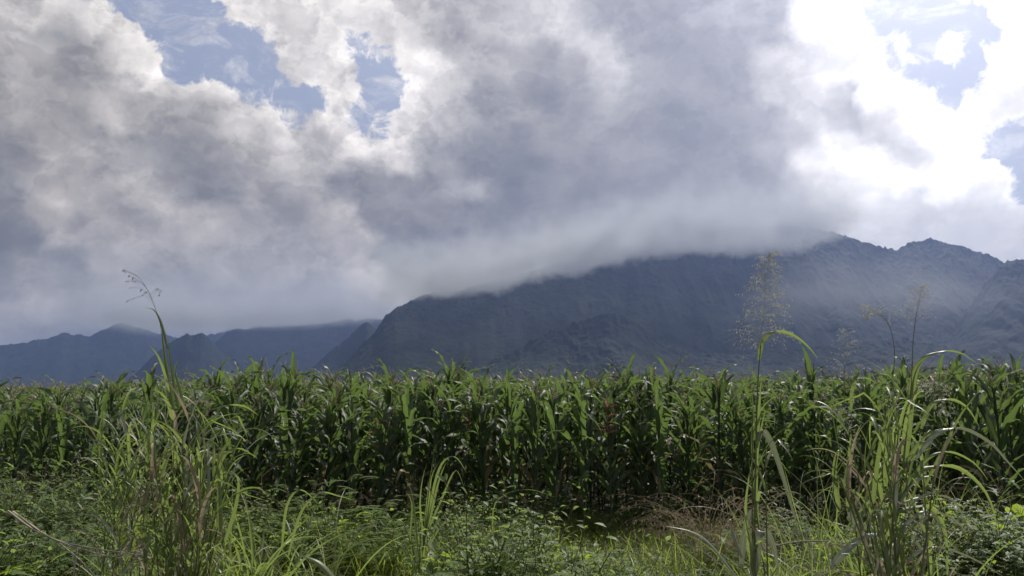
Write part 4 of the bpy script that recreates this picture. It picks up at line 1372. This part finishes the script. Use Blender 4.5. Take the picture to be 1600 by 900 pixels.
# ---- right: the big arching clump
pl = Plant('tall_grass', 1372, 4.6, 'biggest wild grass clump, with long blades arching to the right edge', 'wild grass', 'tall wild grass clumps', 61)
r = pl.r
bl = MB()
tops = [(1322, 660, 0.2), (1340, 690, -0.15), (1386, 640, 0.1), (1405, 640, -0.1), (1424, 600, 0), (1362, 700, 0.25), (1440, 690, 0.15), (1310, 740, -0.1), (1460, 740, -0.2), (1395, 700, 0.35), (1350, 740, 0.3), (1415, 720, 0.3), (1375, 670, -0.2), (1330, 760, 0.1)]
stems = []
for i, (a, b, c) in enumerate(tops):
    P, m = culm_with_leaves(pl, bl, root_pt(pl, r.normal(0, 0.08), r.normal(0, 0.09)), pl.p(a, b, c), 0.006, 0.003, 10, (0.4, 0.75), (0.016, 0.028), r, 0.04, 0.35)
    stems.append((pl.part('stem', m, m_culm), P))
for si, pts in ((0, [(1322, 660, 0.2), (1319, 590, 0.2), (1322, 515, 0.2)]), (4, [(1424, 600, 0), (1427, 530, 0), (1434, 480, 0), (1441, 448, 0)]),
                (2, [(1386, 640, 0.1), (1398, 560, 0.1), (1388, 505, 0.1), (1364, 487, 0.1), (1350, 500, 0.1)])):
    A = spline([pl.p(*q) for q in pts], 14)
    m = MB()
    m.tube(A[:9], np.linspace(0.0028, 0.0015, 9), 5, 0.3)
    pl.part('stem', m, m_culm)
    pc = panicle(A[6:], r, 50 if si != 4 else 60, 0.17, 1.3, 6, 0.0036, 0.0005, (0, 0.8), 1.15)
    pl.part('seed_head', pc, m_seedpale, stems[si][0])
for cx, cy, nb in ((1445, 600, 60), (1300, 640, 30)):
    A = spline([pl.p(1425 if cx > 1400 else 1315, 650 if cx > 1400 else 690, 0.1), pl.p(cx, cy, 0.15), pl.p(cx + 22, cy + 15, 0.15), pl.p(cx + 32, cy + 50, 0.15)], 12)
    pc = panicle(A[3:], r, nb, 0.18, 2.6, 7, 0.004, 0.0005, (0.3, 1), 0.7)
    pl.part('seed_head', pc, m_seedpale, stems[4][0])
for pts, W, t in [
        ([(1412, 740), (1422, 660), (1428, 600), (1436, 572), (1446, 560)], 0.034, 0.7),
        ([(1424, 640), (1426, 590), (1442, 560), (1474, 548), (1502, 552), (1529, 570)], 0.024, 0.5),
        ([(1440, 670), (1454, 634), (1482, 623), (1510, 636), (1531, 668)], 0.026, 0.8),
        ([(1395, 800), (1430, 742), (1472, 726), (1510, 738), (1545, 778), (1562, 842)], 0.034, 0.8),
        ([(1420, 760), (1445, 720), (1480, 705), (1520, 722), (1545, 752)], 0.022, 0.6),
        ([(1400, 800), (1450, 790), (1476, 830), (1480, 905)], 0.036, 0.9),
        ([(1352, 850), (1340, 800), (1322, 765), (1292, 735)], 0.034, 0.9),
        ([(1312, 800), (1304, 740), (1310, 705), (1322, 712)], 0.03, 0.6),
        ([(1326, 800), (1326, 730), (1330, 672)], 0.03, 0.9),
        ([(1384, 760), (1386, 690), (1386, 640)], 0.032, 0.9),
        ([(1362, 800), (1375, 700), (1392, 640), (1415, 600)], 0.026, 0.6),
        ([(1345, 820), (1310, 690), (1300, 625), (1302, 590)], 0.024, 0.7),
        ([(1380, 860), (1400, 760), (1430, 700), (1455, 676), (1478, 668)], 0.028, 0.5),
        ([(1375, 870), (1360, 780), (1352, 720), (1358, 660)], 0.028, 0.8),
        ([(1330, 640), (1334, 600), (1350, 590), (1372, 600)], 0.020, 0.6),
        ([(1445, 760), (1475, 700), (1500, 650), (1530, 610)], 0.020, 0.6)]:
    pl.leaf(bl, pts, W, t, 18)
pl.part('blades', bl, m_grass)
if pl.dead.n:
    pl.part('dead_blades', pl.dead, m_dry)
if pl.pale.n:
    pl.part('pale_blades', pl.pale, m_palesheen)
for pts, W, t in [
        ([(1430, 720), (1460, 680), (1500, 668), (1545, 690), (1575, 722), (1602, 752)], 0.028, 0.6),
        ([(1398, 800), (1420, 760), (1445, 745), (1470, 742)], 0.028, 0.7),
        ([(1400, 790), (1440, 776), (1480, 776), (1502, 800), (1518, 838)], 0.018, 0.7),
        ([(1410, 830), (1455, 805), (1480, 805), (1502, 822), (1514, 842)], 0.018, 0.6),
        ([(1395, 840), (1440, 800), (1465, 812), (1472, 850)], 0.022, 0.4),
        ([(1340, 830), (1328, 800), (1336, 796), (1350, 830), (1352, 870)], 0.032, 0.5),
        ([(1300, 885), (1335, 848), (1375, 832), (1430, 831)], 0.045, 0.3),
        ([(1398, 905), (1400, 860), (1420, 835), (1445, 870), (1456, 910)], 0.030, 0.4),
        ([(1390, 900), (1450, 855), (1510, 868), (1570, 902)], 0.022, 0.7),
        ([(1308, 704), (1303, 740), (1302, 800)], 0.022, 0.4)]:
    pl.blade(pts, W, t, 18, vee=0.25)

# ---- straw coloured tufts
def straw(px, d, n, H, label, seed, seedy=False):
    pl = Plant('dry_grass_tuft', px, d, label, 'dry grass', 'straw coloured grass tufts', seed)
    r = pl.r
    m, sh = MB(), MB()
    for k in range(n):
        a = r.uniform(0, 6.28)
        PB, S = blade_curve((r.normal(0, 0.07), r.normal(0, 0.07), -0.02), a, r.uniform(1.0, 1.5), H * r.uniform(0.8, 1.5), r.uniform(1.4, 2.9), 12, r.uniform(1.6, 2.8), r.normal(0, 0.3), 0.05, r)
        m.tube(PB, np.linspace(0.0036, 0.0018, 12), 3, float(r.uniform(0, 1)))
        if k % 2 == 0:
            m.ribbon(PB, grass_width(np.linspace(0, 1, 12), 0.004), S, float(r.uniform(0, 1)), 2, 0)
        for j in range(16 if seedy else 7):
            g = int(r.integers(6, 12))
            SX, SS = blade_curve(PB[g], r.uniform(0, 6.28), r.uniform(-1.4, 0), r.uniform(0.02, 0.05), 0.6, 4, 1, 0, 0, r)
            m.ribbon(SX, np.array([0.002, 0.0045, 0.004, 0.0006]), SS, float(r.uniform(0, 1)), 2, 0)  # seed spikelets, merged into the same mesh as the stems
    pl.part('stalks', m, m_seedpale if seedy else m_dry)


straw(1098, 9.0, 110, 1.05, 'widest straw coloured tuft with drooping fine stalks at the foot of the maize', 71)
straw(1142, 9.4, 70, 1.0, 'straw coloured tuft just right of the widest one', 72)
straw(1258, 5.6, 46, 0.62, 'small straw tuft with drooping seed heads at the bottom, left of the big right clump', 73, True)
straw(1115, 7.0, 40, 0.62, 'low dry tuft in front of the widest straw tuft', 74, True)
straw(300, 5.8, 26, 0.40, 'dry tangled tuft at the foot of the tall left grass', 75)

# ---- pale dead stalks lying across the lower left
pl = Plant('dead_stalk', 120, 5.6, 'pale dead stalks bent over the weeds in the lower left corner', 'dead stalk', None, 81)
m = MB()
for pts, rad in [([(12, 798), (60, 832), (120, 852), (225, 868)], 0.007), ([(30, 806), (75, 838), (140, 862), (190, 872)], 0.005),
                 ([(20, 800), (50, 822), (66, 832)], 0.010), ([(110, 868), (170, 868), (225, 866)], 0.004), ([(92, 848), (130, 880), (160, 915)], 0.005)]:
    m.tube(spline([pl.p(a, b, 0.1 * math.sin(a)) for a, b in pts], 12), np.linspace(rad, rad * 0.5, 12), 6, 0.7)
lowp = pl.p(120, 855)
m.tube([lowp, lowp * 0.5, [0, 0, -0.02]], [0.006, 0.006, 0.008], 6, 0.4)
pl.part('stalk', m, m_twig)
pl.blade([(185, 905), (215, 868), (246, 830)], 0.022, 0.6)
pl.blade([(12, 798), (40, 812), (70, 834)], 0.035, 0.8)
pl.blade([(20, 854), (60, 846), (100, 850)], 0.018, 0.8)
pl = Plant('dead_stalk', 1275, 5.1, 'thin pale dry stick lying level at the foot of the big right clump', 'dead stalk', None, 82)
m = MB()
m.tube(spline([pl.p(1205, 854), pl.p(1250, 846), pl.p(1300, 846), pl.p(1336, 852)], 10), np.linspace(0.005, 0.003, 10), 6, 0.6)
lowp = pl.p(1300, 847)
m.tube([lowp, [0, 0, -0.02]], [0.004, 0.006], 6, 0.4)
pl.part('stalk', m, m_twig)


# ================================================================== broadleaf weeds
def weed_template(seed, H, spread, nstem, leafL, mode='ovate', nleaf=9):
    r = np.random.default_rng(seed)
    st_, lf_ = MB(), MB()
    for k in range(nstem):
        a = r.uniform(0, 6.28)
        P, _ = blade_curve((r.normal(0, 0.04), r.normal(0, 0.04), -0.02), a, r.uniform(1.0, 1.52), H * r.uniform(0.65, 1.15), r.uniform(-0.1, 0.7), 7, 1.4, r.normal(0, 0.4), 0, r)
        st_.tube(P, np.linspace(0.004, 0.0015, 7), 3, float(r.uniform(0, 1)))
        for j in range(nleaf):
            f = 0.2 + 0.8 * (j + r.uniform(0, 0.5)) / nleaf
            i = min(int(f * 6), 5)
            q = P[i] + (P[i + 1] - P[i]) * min(1, f * 6 - i)
            b = a + j * 2.4 + r.normal(0, 0.4)
            L = leafL * r.uniform(0.6, 1.25) * (1.1 - 0.45 * f)
            if mode == 'ovate':
                PB, S = blade_curve(q, b, r.uniform(0.0, 0.9), L, r.uniform(0.2, 1.2), 4, 1.3, 0, 0, r)
                PB = PB + (PB[-1] - PB[0]) * 0.15
                lf_.ribbon(PB, L * 0.27 * np.array([0.25, 1.0, 0.75, 0.03]), twist(PB, S, np.full(4, r.normal(0, 0.35))), float(r.uniform(0, 1)), 3, 0.3)
            elif mode == 'lobed':
                PB, S = blade_curve(q, b, r.uniform(0.1, 0.9), L, r.uniform(0.2, 1.2), 4, 1.3, 0, 0, r)
                lf_.ribbon(PB, L * 0.10 * np.array([0.5, 1.0, 0.8, 0.05]), S, float(r.uniform(0, 1)), 2, 0)
                for g in (1, 2):
                    for sg in (-1, 1):
                        PC, S2 = blade_curve(PB[g], b + sg * 0.75, r.uniform(0.0, 0.5), L * 0.5, 0.4, 3, 1.3, 0, 0, r)
                        lf_.ribbon(PC, L * 0.09 * np.array([0.6, 1.0, 0.05]), S2, float(r.uniform(0, 1)), 2, 0)
            else:   # pinnate
                PB, S = blade_curve(q, b, r.uniform(0.2, 0.7), L * 1.6, r.uniform(0.5, 1.0), 9, 1.3, 0, 0, r)
                st_.tube(PB, np.linspace(0.0015, 0.0008, 9), 3, 0.6)
                for g in range(1, 9):
                    for sg in (-1, 1):
                        PC, S2 = blade_curve(PB[g], b + sg * 1.35, 0.1, L * 0.40, 0.3, 4, 1.2, 0, 0, r)
                        lf_.ribbon(PC, L * 0.10 * np.array([0.35, 1, 0.85, 0.1]), S2, float(r.uniform(0.3, 1)), 2, 0)
    return st_, lf_


def weed_plant(kind, px, d, H, nstem, leafL, mode, mat, label, cat, group, seed, nleaf=10, flowers=0):
    pl = Plant(kind, px, d, label, cat, group, seed)
    st_, lf_ = weed_template(seed, H * 1.15, 0.3, nstem, leafL, mode, nleaf)
    pl.part('stem', st_, m_weedstem)
    pl.part('foliage', lf_, mat)
    if flowers:
        fl = MB()
        V = lf_.arrays()[0]
        hi = V[V[:, 2] > np.quantile(V[:, 2], 0.8)]
        for k in range(flowers):
            q = hi[pl.r.integers(0, len(hi))] + [0, 0, 0.02]
            for j in range(6):
                PB, S = blade_curve(q, j * 1.05, 0.5, 0.009, 0.4, 3, 1, 0, 0, pl.r)
                fl.ribbon(PB, np.array([0.002, 0.004, 0.001]), S, 0.8, 2, 0)
        pl.part('flower', fl, m_flower)


BW = 'bushy weeds in the verge'
for i, (px, d, H, lab) in enumerate([(20, 8.8, 1.10, 'pale feathery weed bush at the far left edge below the maize'), (72, 9.0, 1.05, 'tallest pale feathery weed bush at lower left'),
                                    (112, 8.4, 0.82, 'pale feathery weed bush nearest the left tall grass'), (45, 7.6, 0.7, 'pale feathery weed bush in front of the other pale ones')]):
    weed_plant('weed_bush', px, d, H, 26, 0.095, 'lobed', m_weedpale, lab, 'weed', BW, 500 + i, 15, 10)
weed_plant('weed_bush', 612, 8.6, 1.0, 9, 0.15, 'pinnate', m_weed, 'weed with feathery yellow green compound leaves left of the forked grass', 'weed', BW, 510, 7)
weed_plant('weed_bush', 690, 8.4, 0.80, 26, 0.055, 'ovate', m_weedpale, 'twiggy small leaved weed with white specks right of the forked grass', 'weed', BW, 511, 16, 26)
weed_plant('weed_bush', 745, 8.8, 0.78, 26, 0.055, 'ovate', m_weed, 'rounded small leaved weed second right of the forked grass', 'weed', BW, 512, 16, 14)
weed_plant('weed_bush', 880, 8.4, 0.62, 24, 0.085, 'ovate', m_weed, 'bright leafy weed mound left of the short turf', 'weed', BW, 513, 14)
weed_plant('weed_bush', 828, 9.6, 0.72, 12, 0.10, 'ovate', m_weed, 'upright leafy weed against the dark foot of the maize left of the turf', 'weed', BW, 514, 12)
weed_plant('weed_bush', 905, 6.9, 0.55, 18, 0.095, 'ovate', m_weedpale, 'weed with broad pale leaves in the bottom middle', 'weed', BW, 515, 9)
weed_plant('weed_bush', 1590, 7.4, 0.55, 26, 0.07, 'lobed', m_weedpale, 'pale feathery weed in the bottom right corner', 'weed', BW, 516, 14, 6)
weed_plant('weed_bush', 1535, 8.6, 0.45, 20, 0.06, 'ovate', m_weed, 'low small leaved weed left of the bottom right corner', 'weed', BW, 517, 12, 5)
weed_plant('weed_bush', 300, 5.5, 0.50, 18, 0.09, 'ovate', m_weed, 'dark leafy weed under the tall left grass', 'weed', BW, 518, 9)
weed_plant('weed_bush', 535, 8.6, 0.72, 22, 0.07, 'ovate', m_weed, 'leafy weed mound left of the feathery compound leaved one', 'weed', BW, 519, 14)

# ---- the rest of the verge: uncountable low weeds and turf
tm = []
SPEC = [('ovate', 0.62, 0.085, 13, 11, 0), ('ovate', 0.72, 0.10, 12, 10, 0), ('lobed', 0.80, 0.12, 14, 12, 1), ('lobed', 0.66, 0.105, 14, 11, 1),
        ('ovate', 0.58, 0.160, 8, 7, 0), ('ovate', 0.52, 0.135, 9, 7, 0), ('ovate', 0.75, 0.060, 16, 14, 1), ('pinnate', 0.60, 0.100, 7, 6, 0)]
for i, (mode, H_, LL, ns_, nl_, mi) in enumerate(SPEC):
    s_, l_ = weed_template(600 + i, H_, 0.2, ns_, LL, mode, nl_)
    b = MB()
    v, q, u, t, _ = l_.arrays()
    b.add(v, q, u, t, mi)
    v, q, u, t, _ = s_.arrays()
    b.add(v, q, u, t, 2)
    tm.append(b.arrays())
# grassy and dry tussocks among them
for i, (mi, Lg, dr) in enumerate([(3, 0.75, 1.8), (3, 0.55, 1.2), (4, 0.55, 2.6), (5, 0.7, 2.2)]):
    r = np.random.default_rng(700 + i)
    b = MB()
    for k in range(26):
        PB, S = blade_curve((r.normal(0, 0.06), r.normal(0, 0.06), -0.02), r.uniform(0, 6.28), r.uniform(0.7, 1.5), Lg * r.uniform(0.5, 1.1), dr * r.uniform(0.5, 1.2), 8, 1.6, r.normal(0, 0.3), 0.1, r)
        b.ribbon(PB, grass_width(np.linspace(0, 1, 8), r.uniform(0.004, 0.011)), S, float(r.uniform(0, 1)), 3 if mi == 3 else 2, 0.4, mat=mi)
    tm.append(b.arrays())
r = np.random.default_rng(88)
items = []
for k in range(1900):
    y = r.uniform(5.2, 12.9)
    x = r.uniform(-1, 1) * (y * 0.67 + 0.3)
    px = x / y * F + 800
    dens = float(vnoise(np.array(x * 0.9), np.array(y * 0.9), 3)) + 0.5
    kind = float(vnoise(np.array(x * 0.7 + 40), np.array(y * 0.7), 12)) + 0.5 + r.normal(0, 0.12)
    turf = math.exp(-((px - 1010) / 110) ** 2) * (y > 8.6)
    if r.random() > 1.15 - 0.75 * turf - (0.25 if dens < 0.3 else 0):
        continue
    s = r.uniform(0.6, 1.2) * (0.35 + 1.45 * dens) * (1 - 0.45 * turf)
    if px > 170 and y > 10.2:
        s *= 0.45 if 530 < px < 640 else (0.58 if y < 11.5 else 0.85)
    if px > 1060 and y > 8.5:
        s *= 0.7
    u_ = r.random()
    if px < 180 and y > 7:
        tt = 2 if u_ < 0.4 else (3 if u_ < 0.7 else int(r.integers(0, 12)))
        s *= 1.12
    elif u_ < 0.13:
        tt = int(r.integers(8, 12))
    elif px > 1060 and u_ < 0.34:
        tt = int(r.choice([8, 9, 10, 11]))
    else:
        tt = int(np.clip(kind * 9, 0, 7.99))
    items.append((tt, x, y, gz(x, y), float(r.uniform(0, 6.28)), s))
scatter(tm, items, 'verge_weeds', [m_weed, m_weedpale, m_weedstem, m_grass, m_dry, m_palesheen], dict(kind='stuff', label='low tangled broadleaf weeds along the field edge'))

# turf blades, all at once
nb = 85000
r = np.random.default_rng(99)
y = 5.0 + 8.2 * r.random(nb) ** 0.8
x = (r.random(nb) * 2 - 1) * (y * 0.67 + 0.3)
pxs = x / y * F + 800
turf = np.exp(-((pxs - 1010) / 150) ** 2) * (y > 8)
L = r.uniform(0.14, 0.42, nb) * (1 + 0.8 * (vnoise(x * 1.3, y * 1.3, 8) > 0.1)) * (0.7 + 0.8 * np.clip(vnoise(x * 0.8, y * 0.8, 31) + 0.5, 0, 1)) * np.interp(y, [8.5, 10.5, 12.5], [1.0, 0.6, 0.45])
az_ = r.uniform(0, 2 * math.pi, nb)
e0 = r.uniform(0.9, 1.5, nb)
dr_ = r.uniform(0.2, 1.6, nb)
ns = 4
s_ = np.linspace(0, 1, ns)
e = e0[:, None] - dr_[:, None] * s_[None, :] ** 1.5
dirs = np.stack([np.cos(e) * np.cos(az_)[:, None], np.cos(e) * np.sin(az_)[:, None], np.sin(e)], -1)
P = np.zeros((nb, ns, 3))
P[:, 1:] = np.cumsum(dirs[:, 1:] * (L[:, None, None] / (ns - 1)), 1)
P += np.stack([x, y, ground_z(x, y) - 0.01], -1)[:, None, :]
wd = (r.uniform(0.0022, 0.006, nb))[:, None] * np.array([0.9, 1.0, 0.7, 0.05])[None, :]
S = np.stack([-np.sin(az_), np.cos(az_), 0 * az_], -1)[:, None, :] * wd[:, :, None]
G_ = np.stack([P - S, P + S], 2).reshape(-1, 3)
idx = np.arange(nb * ns * 2).reshape(nb, ns, 2)
Q = np.stack([idx[:, :-1, 0], idx[:, :-1, 1], idx[:, 1:, 1], idx[:, 1:, 0]], -1).reshape(-1, 4)
U = np.stack(np.broadcast_arrays(np.array([0.0, 1.0])[None, None, :], s_[None, :, None]), -1)
U = np.broadcast_to(U, (nb, ns, 2, 2)).reshape(-1, 2)
T_ = np.repeat(np.clip(r.normal(0.45, 0.3, nb) + 0.15 * turf, 0, 1) + 1.2 * (r.random(nb) < 0.10), ns * 2)
link('turf', new_mesh('turf', G_, Q, m_turf, U, T_), kind='stuff', label='short green grass between the weeds')

# ================================================================== render settings
sc.render.engine = 'CYCLES'
sc.cycles.use_denoising = True
sc.cycles.max_bounces = 6
sc.cycles.diffuse_bounces = 3
sc.cycles.glossy_bounces = 2
sc.cycles.transmission_bounces = 5
sc.cycles.transparent_max_bounces = 8
sc.cycles.volume_bounces = 2
sc.cycles.volume_step_rate = 1.0
sc.cycles.volume_max_steps = 128
sc.cycles.sample_clamp_indirect = 6
